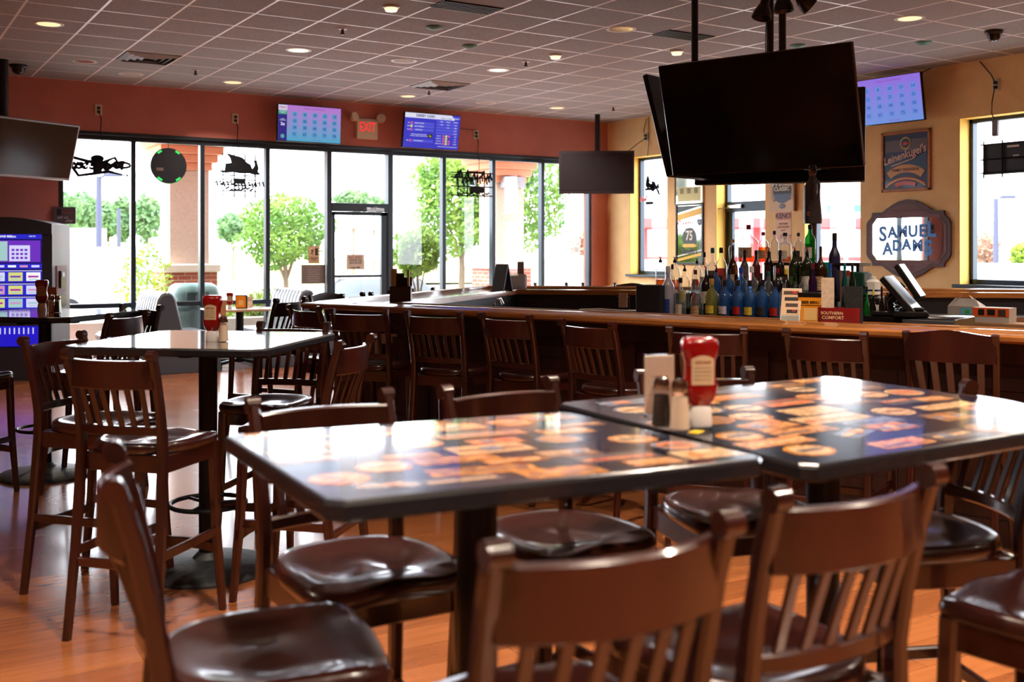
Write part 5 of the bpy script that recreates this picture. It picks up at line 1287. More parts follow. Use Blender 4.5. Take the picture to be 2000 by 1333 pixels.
# sign in the first yellow-wall window
c = on_yellow(1276, 372, XR + .10)
s = thing('neon_sign', 'unlit beer sign with a small red part in the first window of the yellow wall', 'neon sign', (XR + .06, c[1], c[2]), R(-90))
m = MB(); rr = random.Random(12); u5 = .0078
q = lambda x, y_: ((x - 1276) * u5 * .9, 0, (372 - y_) * u5)
for y_ in (345, 352, 363, 383, 398): m.sweep([q(1256, y_), q(1278 if y_ < 360 else 1300, y_ + 3)], .018, n=6)
for k in range(22):
    x = 1256 + rr.uniform(0, 44); y_ = 345 + rr.uniform(0, 18) + (x - 1256) * .5; m.sweep([q(x, y_), q(x + rr.uniform(-3, 6), y_ - 6), q(x + 5, y_ + 4)], .032, n=6)
m.box(q(1256, 0)[0], q(1280, 0)[0], -.02, .02, q(0, 372)[2], q(0, 367)[2]).box(q(1258, 0)[0], q(1280, 0)[0], -.02, .02, q(0, 401)[2], q(0, 395)[2])
obj('tube_lettering', m, M_neon, s)
obj('red_tube', MB().text('Bud', (1252 - 1276) * u5 * .9, (372 - 390) * u5, .10, -.03, 0, dep=.008, bold=.004, shear=.2), mat('red neon tube', lin(190, 50, 60), .4), s, smooth=False)
# dark panel with grid in the right-hand window
a = on_yellow(1904, 275, XR + .08); b = on_yellow(2000, 336, XR + .08)
s = thing('back_of_sign', 'wide black sign with a wire grid hung in the right-hand window, seen from behind', 'sign', (XR + .10, 6.55, 2.50), R(-90))
w_ = .80
obj('panel', MB().box(-w_, w_, -.02, .03, -.17, .17, c=.006), mat('dull black panel', lin(40, 40, 50), .5), s)
m = MB()
for x in (-.78, -.55, -.28, .0, .28, .56): m.sweep([(x, -.035, .21), (x, -.035, -.21)], .018, n=6)
for z in (.17, .0, -.15): m.sweep([(-w_ - .03, -.035, z), (w_, -.035, z)], .018, n=6)
obj('wire_grid', m, M_neon, s); obj('maker_label', MB().box(-.50, -.36, -.025, -.02, .12, .14).box(-.43, -.36, -.025, -.02, .02, .03), M_paper, s)

# notices on the storefront glass
t = thing('window_notice', 'grey notice board with white lines of writing hung in the window left of the door', 'notice', (on_red(612, 0, YB + .08)[0], YB + .082, on_red(612, 536, YB + .08)[2]), 0)
obj('board', MB().box(-.18, .18, -.006, .0, -.135, .135), mat('taupe board', lin(104, 92, 90), .6), t, smooth=False)
m = MB().text('STORE HOURS', 0, .10, .032, -.009, 0)
for k in range(6): m.box(-.10 + .01 * (k % 3), .10 - .012 * (k % 2), -.008, -.006, .06 - k * .032, .068 - k * .032)
obj('writing', m, mat('faded white ink', lin(160, 150, 148), .6), t, smooth=False)
c = on_red(617, 498)
t = thing('running_man_sign', 'tan pictogram sign of a person running to a door, above the grey notice', 'sign', (c[0], YB + .082, c[2]), 0)
obj('plate', MB().box(-.085, .085, -.006, 0, -.125, .125, c=.02), mat('tan plate', lin(176, 148, 116), .5), t, smooth=False)
m = MB().prism([(-.07, -.02), (.07, -.02), (.07, .105), (-.07, .105)], -.009, -.006, 0); m.box(.015, .06, -.012, -.009, -.01, .095, 1)
for pts in ([(-.045, .05), (-.02, .055), (.0, .045)], [(-.02, .06), (-.03, .03), (-.01, .01), (-.02, -.01)], [(-.03, .03), (-.055, .01)], [(-.045, .07), (-.02, .06)]): m.sweep([(x, -.011, z) for x, z in pts], .011, n=6, m=1)
m.ball(-.01, -.011, .078, .010, 1, n=8); m.box(-.05, .05, -.009, -.006, -.055, -.045, 1).box(-.04, .04, -.009, -.006, -.08, -.074, 1)
obj('pictogram', m, [mat('pale tan', lin(214, 184, 144), .5), mat('brown pictogram', lin(60, 48, 44), .5)], t, smooth=False)
c = on_red(698, 512)
t = thing('door_notice', 'weathered white notice with an arrow taped to the glass exit door', 'notice', (c[0], YB + .07, c[2]), 0)
obj('paper', MB().box(-.14, .14, -.004, 0, -.11, .11), mat('weathered paper', lin(178, 166, 158), .7), t, smooth=False)
m = MB().text('NO EXIT', 0, .065, .055, -.006, 0, bold=.001).text('PLEASE USE\nSIDE DOOR', 0, .005, .038, -.006, 1).prism([(-.08, -.075), (.04, -.075), (.04, -.062), (.075, -.08), (.04, -.098), (.04, -.086), (-.08, -.086)], -.007, -.004, 1)
obj('writing', m, [mat('faded red ink', lin(150, 104, 90), .6), mat('faded dark ink', lin(90, 84, 88), .6)], t, smooth=False)

# ------------------------------------------------------------------ pictures on the yellow wall
def frame(mb, w, h, t, d=.025, m=0):
    for a in ((-w / 2, w / 2, h / 2 - t, h / 2), (-w / 2, w / 2, -h / 2, -h / 2 + t), (-w / 2, -w / 2 + t, -h / 2, h / 2), (w / 2 - t, w / 2, -h / 2, h / 2)):
        mb.box(a[0], a[1], -d, 0, a[2], a[3], m, c=.004)
    return mb
RY = R(-90)
def wall_thing(name, label, cat, px0, py0, px1, py1):
    a = on_yellow(px0, py0); b = on_yellow(px1, py1)
    za = (EYE + (489 - py0) / 2068 * 1)                        # real size from the two opposite corners
    t = thing(name, label, cat, (XR, (a[1] + b[1]) / 2, (a[2] + b[2]) / 2), RY)
    return t, abs(a[1] - b[1]), abs(a[2] - b[2])
t, w, h = wall_thing('framed_poster', 'wood framed navy beer poster with slanted script on the yellow wall', 'framed poster', 1724, 266, 1818, 367)
w, h = .70, .73
t.location.z = 2.555
obj('frame', frame(MB(), w, h, .035), noisy('honey oak frame', lin(186, 120, 66), lin(150, 88, 44), 8, (1, 1, 6), .4), t)
m = MB().box(-w / 2 + .03, w / 2 - .03, -.008, 0, -h / 2 + .03, h / 2 - .03, 0)
m.box(-.30, .30, -.010, -.008, .12, .26, 1); m.prism([(-.30, -.02), (-.1, .06), (.1, .0), (.3, .10), (.3, -.1), (-.3, -.12)], -.011, -.009, 2)
K = 12
def arc(x0, r, w0, a0, a1, z0): 
    o = [(x0 + r * math.sin(R(a0 + (a1 - a0) * k / K)), z0 + r * math.cos(R(a0 + (a1 - a0) * k / K))) for k in range(K + 1)]
    i = [(x0 + (r - w0) * math.sin(R(a0 + (a1 - a0) * k / K)), z0 + (r - w0) * math.cos(R(a0 + (a1 - a0) * k / K))) for k in range(K, -1, -1)]
    return o + i
m.prism(arc(0, .46, .095, -36, 36, -.50), -.014, -.011, 3); m.prism(arc(0, .50, .035, -34, 34, -.69), -.015, -.012, 4); m.prism(arc(0, .45, .05, -20, 20, -.69), -.017, -.014, 4); m.prism(arc(0, .468, .012, -38, 38, -.67), -.018, -.015, 5)
m.lathe([(.001, 0), (.075, 0), (.075, .003), (.001, .003)], n=24, m=5, mx=Matrix.Translation((0, -.013, .215)) @ mxr); m.lathe([(.001, 0), (.06, 0), (.06, .003), (.001, .003)], n=24, m=0, mx=Matrix.Translation((0, -.017, .215)) @ mxr)
m.ball(.0, -.02, .215, .022, 4, n=8, sy=.2, sx=1.4); m.prism([(-.06, .175), (.07, .215), (.07, .225), (-.06, .185)], -.022, -.019, 4)
mt = Matrix.Rotation(R(-13), 4, 'Y')
m.text("Leinenkugel's", 0, .075, .135, -.017, 6, shear=.25, sx=.86, bold=.002, mx=mt)
m.prism([(-.2, -.06), (.12, .02), (.12, .03), (-.2, -.045)], -.018, -.015, 6)
m.text('FAMILY TRADITION', 0, -.105, .048, -.016, 7, sx=.9, bold=.0008)
obj('print', m, [mat('navy poster', lin(26, 34, 84), .35, coat=.1), mat('dusk band print', lin(92, 80, 96), .35, coat=.1), mat('lake print', lin(30, 60, 100), .35, coat=.1), mat('wood banner print', lin(206, 146, 84), .35, coat=.1), mat('red ribbon print', lin(190, 46, 44), .35, coat=.1), mat('gold print', lin(210, 186, 90), .35, coat=.1), mat('pale pink script', lin(222, 186, 178), .35, coat=.1), mat('brown banner ink', lin(90, 56, 36), .4)], t, smooth=False)

a = on_yellow(1774, 467)
t = thing('brewery_mirror', 'scalloped wooden wall mirror lettered in blue with a brewery name', 'mirror', (XR, on_yellow(1774)[1], 1.615), RY)
W2, H2 = .565, .30
def scal(s, e):
    pts = []
    w_, h_ = W2 * s + e, H2 * s + e; c = .085
    pts += [(-w_, -h_ + c + .06), (-w_ + .02, -h_ + c + .02), (-w_ + .075, -h_ + .055), (-w_ + .09, -h_), (-.36 * s, -h_)]
    pts += [(x, -h_ - (.135 + e * .4) * math.cos(x / (.36 * s) * PI / 2)) for x in [-.30 * s, -.22 * s, -.12 * s, 0, .12 * s, .22 * s, .30 * s]]
    pts += [(.36 * s, -h_), (w_ - .09, -h_), (w_ - .075, -h_ + .055), (w_ - .02, -h_ + c + .02), (w_, -h_ + c + .06)]
    top = [(x, -z) for x, z in reversed(pts)]
    return pts + top
obj('wooden_frame', MB().prism(scal(1, .03), -.03, 0), mat('plum brown frame', lin(84, 62, 64), .55), t)
obj('inner_board', MB().prism(scal(.97, .0), -.034, -.03), noisy('mauve wood board', lin(124, 88, 92), lin(106, 74, 78), 6, (1, 1, 8), .6), t)
mh = .255; mw = .50
mp = [(-mw, -mh + .08), (-mw + .05, -mh + .03), (-mw + .07, -mh), (mw - .07, -mh), (mw - .05, -mh + .03), (mw, -mh + .08), (mw, mh - .08), (mw - .05, mh - .03), (mw - .07, mh), (-mw + .07, mh), (-mw + .05, mh - .03), (-mw, mh - .08)]
obj('mirror_glass', MB().prism(mp, -.038, -.034), mat('silvered mirror', (.92, .92, .93, 1), .02, 1.0), t, smooth=False)
m = MB(); M_bl = mat('blue lettering', lin(60, 140, 230), .4)
def word(s, cx, cz, sizes, step, wave):
    x = cx - sum(step) / 2
    for k, ch_ in enumerate(s):
        m.text(ch_, x + step[k] / 2, cz + wave[k], sizes[k], -.041, 0, bold=.0085, sx=1.0); x += step[k]
word('SAMUEL', 0, .075, [.25, .19, .19, .19, .20, .25], [.15, .13, .16, .14, .12, .13], [-.02, .0, .01, .01, .015, .03])
word('ADAMS', .02, -.085, [.21, .18, .18, .19, .24], [.14, .135, .14, .165, .14], [-.04, -.0, .012, .0, -.03])
obj('blue_lettering', m, M_bl, t, smooth=False)
obj('script_line', MB().text('BREWED IN BOSTON', 0, .345, .045, -.037, 0, dep=.001).text('BOSTON', 0, -.345, .045, -.037, 0, dep=.001), mat('faint mauve ink', lin(146, 108, 112), .5), t, smooth=False)

t, w, h = wall_thing('team_mirror', 'black framed football team mirror with gold stripes and a round 75 emblem', 'framed mirror', 1320, 399, 1376, 520)
w = .62; h = .93; t.location.z = 1.725
obj('frame', frame(MB(), w, h, .03), M_blackplastic, t)
m = MB().box(-w / 2 + .02, w / 2 - .02, -.008, 0, -h / 2 + .02, h / 2 - .02, 0)
X = w / 2 - .03
for k, (a, b, c) in enumerate(((.30, .40, 1), (.27, .29, 2), (-.42, -.38, 1), (-.35, -.33, 2))):
    m.prism([(-X, a - .10 if k < 2 else a), (X, a if k < 2 else a + .10), (X, b + 0 if k < 2 else b + .10), (-X, b - .10 if k < 2 else b)], -.011, -.008, c)
m.prism([(-X, .32), (X, .42), (X, .43), (-X, .43)], -.012, -.008, 3)
m.text('Coors', -.14, .17, .10, -.012, 4, shear=.2, bold=.002).text('LIGHT', .06, .17, .06, -.012, 3, bold=.001)
m.prism([(.17, .22), (.27, .22), (.27, .16), (.22, .12), (.17, .16)], -.012, -.009, 5); m.text('NFL', .22, .175, .04, -.014, 6)
m.text('OFFICIAL BEER SPONSOR', 0, .08, .035, -.011, 3)
m.lathe([(.001, 0), (.16, 0), (.16, .003), (.001, .003)], n=28, m=3, mx=Matrix.Translation((0, -.008, -.06)) @ mxr); m.text('75', 0, -.03, .20, -.014, 6, bold=.004, sx=.8); m.prism([(-.17, -.18), (-.12, -.15), (.12, -.15), (.17, -.18), (.12, -.20), (-.12, -.20)], -.015, -.012, 1)
m.text('Steelers', 0, -.26, .13, -.012, 3, bold=.002, sx=.86)
obj('mirror_print', m, [mat('tinted mirror', (.80, .84, .80, 1), .06, 1.0), mat('gold stripe', lin(236, 186, 40), .4), mat('white stripe', lin(226, 226, 214), .4), mat('black print', lin(26, 26, 26), .4), mat('red print', lin(206, 34, 44), .4), mat('shield blue', lin(30, 54, 130), .4), mat('ivory print', lin(230, 226, 206), .4)], t, smooth=False)
t, w, h = wall_thing('framed_picture', 'pale framed picture of a building above the football mirror', 'framed picture', 1317, 330, 1377, 386)
t.location.z = 2.42; w = .66; h = .50
obj('frame', frame(MB(), w, h, .022), mat('pale gilt frame', lin(206, 196, 150), .4), t)
m = MB().box(-w / 2 + .02, w / 2 - .02, -.008, 0, -h / 2 + .02, h / 2 - .02, 0).box(-.26, .26, -.010, -.008, -.20, .02, 1)
for k in range(3): m.box(-.2 + k * .16, -.12 + k * .16, -.012, -.010, -.08, .0, 2)
obj('picture', m, [mat('pale green mirror', (.72, .78, .62, 1), .08, .9), mat('yellow print', lin(222, 220, 150), .4), mat('khaki print', lin(140, 140, 100), .4)], t, smooth=False)
t = thing('tin_sign', 'cream winter hockey poster with round badge between the door and the third window', 'poster', (XR, on_yellow(1529)[1], 2.27), RY)
m = MB().box(-.235, .235, -.012, 0, -.26, .40, 0).box(-.20, .20, -.014, -.012, -.10, .36, 1)
m.lathe([(.001, 0), (.17, 0), (.17, .003), (.001, .003)], n=28, m=2, mx=Matrix.Translation((0, -.014, .02)) @ mxr)
m.box(-.15, .15, -.019, -.017, -.02, .10, 3)
m.text('Winter', 0, .13, .14, -.022, 4, shear=.25, bold=.003).text('CLASSIC', 0, .045, .075, -.022, 4, bold=.002)
m.lathe([(.001, 0), (.055, 0), (.055, .003), (.001, .003)], n=20, m=2, mx=Matrix.Translation((0, -.014, -.19)) @ mxr @ Matrix.Scale(.6, 4, (0, 1, 0))); m.text('NHL', 0, -.19, .04, -.019, 4)
m.prism([(-.16, -.13), (-.06, -.10), (.04, -.13), (.16, -.10), (.16, -.08), (-.16, -.09)], -.016, -.013, 5)
obj('board', m, [mat('cream tin', lin(216, 192, 158), .5), mat('beige print', lin(190, 162, 128), .5), mat('steel blue print', lin(88, 108, 140), .5), mat('dark print', lin(48, 46, 52), .5), mat('ivory print', lin(230, 226, 206), .4), mat('tan sweep', lin(150, 120, 90), .5)], t, smooth=False)
obj('side_edge', MB().box(.235, .25, -.05, 0, -.26, .40), mat('brown frame edge', lin(130, 90, 60), .5), t)
t = thing('keno_flyer', 'pink and cream keno flyer below the hockey poster', 'flyer', (XR, on_yellow(1530)[1], 1.79), RY)
m = MB().box(-.14, .14, -.004, 0, -.24, .24, 0).box(-.12, .12, -.006, -.004, .10, .21, 1); m.text('KENO', 0, .155, .10, -.008, 2, bold=.002)
for k in range(3): m.text(('ANYTIME', 'ANYWHERE', 'EASY')[k], 0, .05 - .045 * k, .04, -.006, 3, shear=.3)
m.text('PLAY', .04, -.13, .09, -.006, 3, shear=.3)
obj('paper', m, [mat('cream paper', lin(222, 196, 168), .6), mat('pink print', lin(214, 150, 140), .6), mat('dark print', lin(48, 46, 52), .5), mat('rust ink', lin(176, 92, 70), .6)], t, smooth=False)

# ------------------------------------------------------------------ ceiling fittings
M_trim = mat('white lamp trim', lin(206, 202, 200), .35)
warm = lin(255, 206, 150)
DL = [(95, 47, 1, .13), (583, 98, 1, .13), (455, 161, 1, .13), (973, 137, 2, .13), (797, 188, 1, .12), (1088, 211, 1, .12), (1777, 36, 1, .13), (949, 201, 0, .14), (256, 145, 0, .14), (165, 120, 3, .13), (789, 119, 0, .14), (1213, 57, 3, .14), (1417, 172, 3, .13)]
names = {1: 'lit warm recessed downlight', 2: 'lit pale recessed downlight', 0: 'round flat ceiling speaker', 3: 'unlit recessed downlight with bright reflector'}
WH = ['near the upper left corner of the photo', 'above the square left table', 'above the third window', 'in the middle of the ceiling', 'above the race results television', 'in front of the far corner', 'at the upper right near the camera dome', 'right of the race results television', 'left of the first warm light over the windows', 'between the vent and the upper left light', 'left of the square ceiling vent', 'left of the television poles', 'hidden partly by the big television']
for (px, py, k, r), wh in zip(DL, WH):
    p = at(px, py, ZC)
    t = thing('downlight' if k else 'ceiling_speaker', names[k] + ' ' + wh, 'ceiling light' if k else 'speaker', p, 0, 'recessed downlights' if k else 'ceiling speakers')
    obj('trim_ring', MB().lathe([(r * .82, .0), (r * .82, -.002), (r, -.006), (r * 1.06, -.002), (r * 1.06, .0)], n=32), M_trim, t)
    if k == 0: obj('grille', MB().lathe([(r * .83, -.004), (.001, -.006)], n=32), mat('speaker grille', lin(176, 168, 164), .6), t)
    else: obj('lens', MB().lathe([(r * .82, -.003), (.001, -.004)], n=32), {1: emis('warm lens', lin(255, 214, 160), 1.5), 2: emis('pale lens', lin(255, 240, 220), 1.5), 3: mat('bright reflector', lin(214, 208, 204), .15, .8)}[k], t)
for px, py, wh in ((764, 12, 'at the top edge of the photo'), (1085, 107, 'over the middle of the bar'), (1322, 99, 'left of the television poles')):
    p = at(px, py, ZC)
    t = thing('small_ceiling_lamp', 'small warm puck lamp under the ceiling ' + wh, 'ceiling light', p, 0, 'puck lamps')
    obj('housing', MB().lathe([(.075, 0), (.075, -.012), (.06, -.02), (.06, 0)], n=24), M_trim, t)
    obj('lens', MB().lathe([(.062, -.018), (.05, -.045), (.001, -.052)], n=24), emis('puck lens', lin(255, 226, 180), 1.6), t)
for px, py, wh in ((848, 52, 'beside the black vent'), (917, 89, 'above the middle downlight'), (1558, 88, 'above the big television'), (1804, 82, 'above the violet keno television')):
    tag(obj('ceiling_disc', MB().lathe([(.001, -.035), (.03, -.033), (.06, -.022), (.078, -.012), (.082, 0), (.001, 0)], n=24), mat('verdigris disc', lin(86, 148, 142), .5), loc=at(px, py, ZC)), 'small teal disc on the ceiling ' + wh, 'ceiling fitting', 'teal discs')
for px, py, wh in ((669, 56, 'left of the black vent'), (382, 137, 'right of the left square vent'), (1027, 120, 'in the middle of the ceiling'), (838, 177, 'under the middle square vent'), (1198, 209, 'near the far corner')):
    t = thing('sprinkler_head', 'small sprinkler head ' + wh, 'sprinkler', at(px, py, ZC), 0, 'sprinkler heads')
    obj('escutcheon', MB().lathe([(.045, 0), (.04, -.008), (.001, -.009)], n=20), M_trim, t)
    obj('nozzle', MB().lathe([(.014, -.008), (.014, -.04), (.02, -.045), (.022, -.06), (.001, -.062)], n=12), mat('bronze nozzle', lin(90, 70, 60), .4, .8), t)
def cell(px, py): 
    x, y, z = at(px, py, ZC); return (math.floor((x - .057) / .61) * .61 + .057, math.floor((y - .22) / .61) * .61 + .22)
for px, py, wh in ((298, 112, 'over the left windows'), (876, 165, 'above the race results television')):
    cx, cy = cell(px, py); t = thing('square_air_vent', 'square louvred air vent ' + wh, 'air vent', (cx + .305, cy + .305, ZC), 0, 'louvred vents')
    obj('plate', MB().box(-.295, .295, -.295, .295, -.004, 0), mat('dark vent throat', lin(36, 36, 40), .6), t, smooth=False)
    m = MB()
    for k in range(4):
        s_ = .285 - k * .062; r0 = [(-s_, -s_), (s_, -s_), (s_, s_), (-s_, s_)]; s2 = s_ - .035; r1_ = [(-s2, -s2), (s2, -s2), (s2, s2), (-s2, s2)]
        m.loft([[(x, y, -.010) for x, y in r0], [(x, y, -.030) for x, y in r1_], [(x, y, -.026) for x, y in r1_], [(x, y, -.006) for x, y in r0]], cap=False, closed=True)
    obj('louvre', m, mat('vent blades', lin(150, 148, 152), .4), t, smooth=False)
for px, py, wh in ((912, 14, 'at the top of the photo'), (1335, 69, 'left of the television poles')):
    cx, cy = at(px, py, ZC)[:2]; t = thing('return_air_grille', 'black open ceiling grille ' + wh, 'air vent', (cx, cy, ZC), 0, 'black return grilles')
    obj('plate', MB().box(-.295, .295, -.14, .14, -.006, 0), M_blackplastic, t, smooth=False)
    m = MB()
    for k in range(6): m.box(-.29, .29, -.13 + k * .048, -.12 + k * .048, -.012, -.006)
    obj('grid', m, M_black, t, smooth=False)
for px, py, wh, r in ((1941, 60, 'at the upper right of the ceiling', .085), (36, 127, 'at the left end of the ceiling', .10)):
    t = thing('dome_camera', 'black dome security camera ' + wh, 'security camera', at(px, py, ZC), 0, 'dome cameras')
    obj('housing', MB().lathe([(r, 0), (r * 1.02, -.02), (r * .85, -.04), (.001, -.041)], n=28), M_blackplastic, t)
    obj('dome', MB().lathe([(r * .72, -.038), (r * .68, -.075), (r * .45, -.10), (.001, -.108)], n=24), mat('smoked dome', lin(60, 58, 62), .08, .6), t)
# spotlights above the televisions
def spot(px, py, d, rx, ry, label, s=1.0):
    p = deep(px, py, d)
    t = thing('track_spotlight', label, 'spotlight', p, TF, 'black spotlights')
    mx = Matrix.Rotation(rx, 4, 'X') @ Matrix.Rotation(ry, 4, 'Y') @ Matrix.Scale(s, 4)
    obj('lamp_shade', MB().lathe([(.035, .12), (.04, .06), (.055, .03), (.075, -.02), (.08, -.06), (.074, -.06), (.05, .0), (.001, .02)], n=24, mx=mx), M_blackplastic, t)
    obj('stem', MB().sweep([(0, 0, .05), (0, .0, ZC - p[2])], .016, n=8), M_pole, t)
    return t
spot(1490, 22, 6.9, R(-10), R(14), 'black spotlight pointing down left of the middle television pole', .8)
spot(1530, 8, 6.7, R(0), R(-4), 'black spotlight in front of the right television pole', .8)
spot(1572, 2, 6.6, R(10), R(-52), 'black spotlight aimed right at the top edge of the photo', .8)
ra = at(1445, -14, ZC - .06); rb = at(1600, -14, ZC - .06)
pa = deep(1430, -6, 6.85); pb = deep(1620, -12, 6.6)
tag(obj('lighting_track', MB().sweep([(pa[0], pa[1], ZC - .02), (pb[0], pb[1], ZC - .02)], .035, .03), M_blackplastic), 'black track carrying the spotlights under the ceiling', 'lighting track')

# ------------------------------------------------------------------ light from the ceiling lamps of the room
def lamp(x, y, e, size=.18, col=(1, .82, .64), z=ZC - .03, spread=120):
    l = bpy.data.objects.new('downlight_beam', bpy.data.lights.new('downlight_beam', 'AREA')); C.objects.link(l)
    l.data.shape = 'DISK'; l.data.size = size; l.data.energy = e; l.data.color = col; l.data.spread = R(spread); l.location = (x, y, z)
for px, py, k, r in DL:
    if k in (1, 2): p = at(px, py, ZC); lamp(p[0], p[1], 12)
# more downlights of the same kind behind and above the lens
UN = ['directly left of the lens', 'directly over the nearest stool', 'over the right printed table end', 'between the near and the square left table', 'over the space behind the printed tables', 'over the front run of the bar', 'left of the square left table', 'right of the lens', 'over the far right floor', 'before the yellow wall', 'farthest behind the lens to the left', 'behind the lens to the right']
for i, (x, y) in enumerate(((-.4, .2), (1.6, -.2), (3.6, .3), (1.2, 2.7), (3.4, 3.0), (5.6, 2.4), (-1.6, 3.0), (5.4, -1.2), (7.8, 1.0), (8.4, 4.0), (-1.0, -2.2), (2.2, -2.6))):
    t = thing('downlight', 'warm recessed downlight out of view overhead, ' + UN[i], 'ceiling light', (x, y, ZC), 0, 'recessed downlights out of view')
    obj('trim_ring', MB().lathe([(.107, .0), (.107, -.002), (.13, -.006), (.138, -.002), (.138, .0)], n=32), M_trim, t)
    lamp(x, y, 20)
    obj('lens', MB().lathe([(.1066, -.003), (.001, -.004)], n=24), MATS['warm lens'], t)
# ------------------------------------------------------------------ outside
GZ = -.45
M_asph = noisy('sun bleached asphalt', lin(150, 148, 147), lin(138, 136, 136), .6, rough=.9, world=True)
M_conc = noisy('pale concrete', lin(196, 190, 182), lin(180, 174, 168), 2, rough=.85, world=True)
struct('ground_parking_lot', MB().box(-120, 160, YB + 4.6, 190, GZ - .2, GZ), M_asph, smooth=False)
struct('ground_side_lot', MB().box(XR + 3.0, 160, -60, YB + 4.6, GZ - .2, GZ), M_asph, smooth=False)
struct('ground_walkway', MB().box(-8, XR + 3.0, YB + .25, YB + 4.6, GZ - .2, -.03).box(XR + .3, XR + 3.0, -10, YB + .25, GZ - .2, -.03), M_conc, smooth=False)
# grassy rise beyond the lot
gm = MB(); NX, NY = 30, 12; vs = []
for j in range(NY + 1):
    for i in range(NX + 1):
        x = -70 + 150 * i / NX; y = 52 + 70 * j / NY
        vs.append((x, y, GZ + .05 + 3.4 * (1 - math.exp(-((j / NY) * 2.2) ** 2)) * (1 if x < 10 else max(.15, 1 - (x - 10) / 45)) + .12 * math.sin(x * .3 + j)))
gm.add(vs, [(j * (NX + 1) + i, j * (NX + 1) + i + 1, (j + 1) * (NX + 1) + i + 1, (j + 1) * (NX + 1) + i) for j in range(NY) for i in range(NX)])
struct('ground_grass_slope', gm, noisy('dry summer grass', lin(124, 134, 62), lin(150, 148, 86), .5, rough=.95, world=True))

def leafmat(name, a, b):
    if name in MATS: return MATS[name]
    m = noisy(name, a, b, 1.3, rough=.6, world=True)
    nt = m.node_tree; out = [n for n in nt.nodes if n.type == 'OUTPUT_MATERIAL'][0]
    tr = nt.nodes.new('ShaderNodeBsdfTranslucent'); mx = nt.nodes.new('ShaderNodeMixShader'); mx.inputs[0].default_value = .35
    ramp = [n for n in nt.nodes if n.type == 'VALTORGB'][0]
    nt.links.new(ramp.outputs[0], tr.inputs[0]); nt.links.new(bsdf(m).outputs[0], mx.inputs[1]); nt.links.new(tr.outputs[0], mx.inputs[2]); nt.links.new(mx.outputs[0], out.inputs[0])
    return m
M_leaf = leafmat('fresh green leaves', lin(66, 108, 36), lin(116, 146, 58))
M_leaf2 = leafmat('far trees green', lin(80, 116, 78), lin(112, 140, 92))
M_leaf3 = leafmat('yellow green shrub', lin(112, 146, 36), lin(148, 168, 54))
M_leaf4 = leafmat('reddish foliage', lin(140, 104, 86), lin(164, 130, 100))
M_bark = noisy('bark', lin(120, 104, 82), lin(90, 76, 60), 6, (1, 1, .3), .9)
def crown_mb(blobs, n, size, rr):
    m = MB()
    tot = sum(b[3] * b[4] * b[5] for b in blobs)
    for (cx, cy, cz, rx, ry, rz) in blobs:
        for _ in range(int(n * rx * ry * rz / tot)):
            v = Vector((rr.gauss(0, 1), rr.gauss(0, 1), rr.gauss(0, 1))).normalized()
            k = rr.random() ** .28 * (1 + .16 * math.sin(v.x * 5 + cx * 3) * math.cos(v.z * 6 + cz))
            p = Vector((cx + v.x * rx * k, cy + v.y * ry * k, cz + v.z * rz * k))
            a = Vector((rr.gauss(0, 1), rr.gauss(0, 1), rr.gauss(0, 1))).normalized(); b = a.orthogonal().normalized()
            s = size * rr.uniform(.6, 1.3)
            m.add([p - a * s, p + b * s * .5, p + a * s, p - b * s * .5], [(0, 1, 2, 3)])
    return m
def tree(px, py, d, rpx, rpy, label, name='leafy_tree', n=2600, size=.075, lm=None, extra=(), group=None, trunk=True, base=None, depth=1.0):
    k = d / 2068; p = deep(px, py, d); rr = random.Random(int(px * 7 + d))
    g = GZ if base is None else base
    t = thing(name, label, 'tree' if trunk else 'shrub', (p[0], p[1], g), HEAD - R(90), group)
    bl = [(0, 0, p[2] - g, rpx * k, rpx * k * depth, rpy * k)] + [((x - px) * k, 0, p[2] - g - (y - py) * k, rx * k, rx * k * depth, ry * k) for x, y, rx, ry in extra]
    obj('crown', crown_mb(bl, n, size, rr), lm or M_leaf, t, smooth=False)
    if trunk:
        tr = MB().sweep([(0, 0, 0), (.03, 0, (p[2] - g) * .5), (-.02, .02, (p[2] - g) * 1.0)], [.16 * rpx * k * .9, .13 * rpx * k * .9, .05 * rpx * k], n=8)
        for s in (-1, 1): tr.sweep([(0.02, 0, (p[2] - g) * .55), (s * rpx * k * .35, .1 * s, (p[2] - g) * .95)], [.09 * rpx * k, .03 * rpx * k], n=6)
        obj('trunk', tr, M_bark, t)
    return t
tree(556, 450, 22, 92, 72, 'round crowned young tree beyond the window left of the door', n=5200, size=.055, group=None)
tree(900, 395, 25, 100, 105, 'large leafy tree behind the windows right of the door', n=11000, size=.075, extra=((1035, 385, 76, 100), (960, 330, 90, 60), (870, 340, 55, 50)))
tree(815, 492, 17.5, 50, 50, 'small round tree with low crown just right of the door', n=1800, size=.055)
for i, (px, py, d, rx, ry, lab) in enumerate(((128, 415, 74, 26, 38, 'far tree at the left edge of the leftmost window'), (165, 420, 80, 30, 44, 'far tree left of the lamp post'), (212, 430, 84, 28, 38, 'far dark tree right of the lamp post'), (245, 425, 78, 24, 44, 'far tree against the first mullion'), (288, 425, 76, 28, 46, 'far tree left of the brick based column'), (455, 445, 60, 28, 26, 'small far yellowish tree right of the first column'), (690, 392, 70, 36, 20, 'distant tree top above the door header'), (730, 400, 74, 26, 14, 'distant low tree top right above the door'))):
    tree(px, py, d, rx, ry, lab, name='far_tree', n=900, size=.26, lm=M_leaf2, group='trees of the far treeline', base=1.0 if px < 400 else GZ)
tree(1132, 478, 45, 24, 24, 'reddish small tree beyond the last storefront window', n=700, size=.12, lm=M_leaf4)
tree(1925, 487, 50, 32, 34, 'reddish small tree in the right-hand window', n=900, size=.12, lm=M_leaf4)
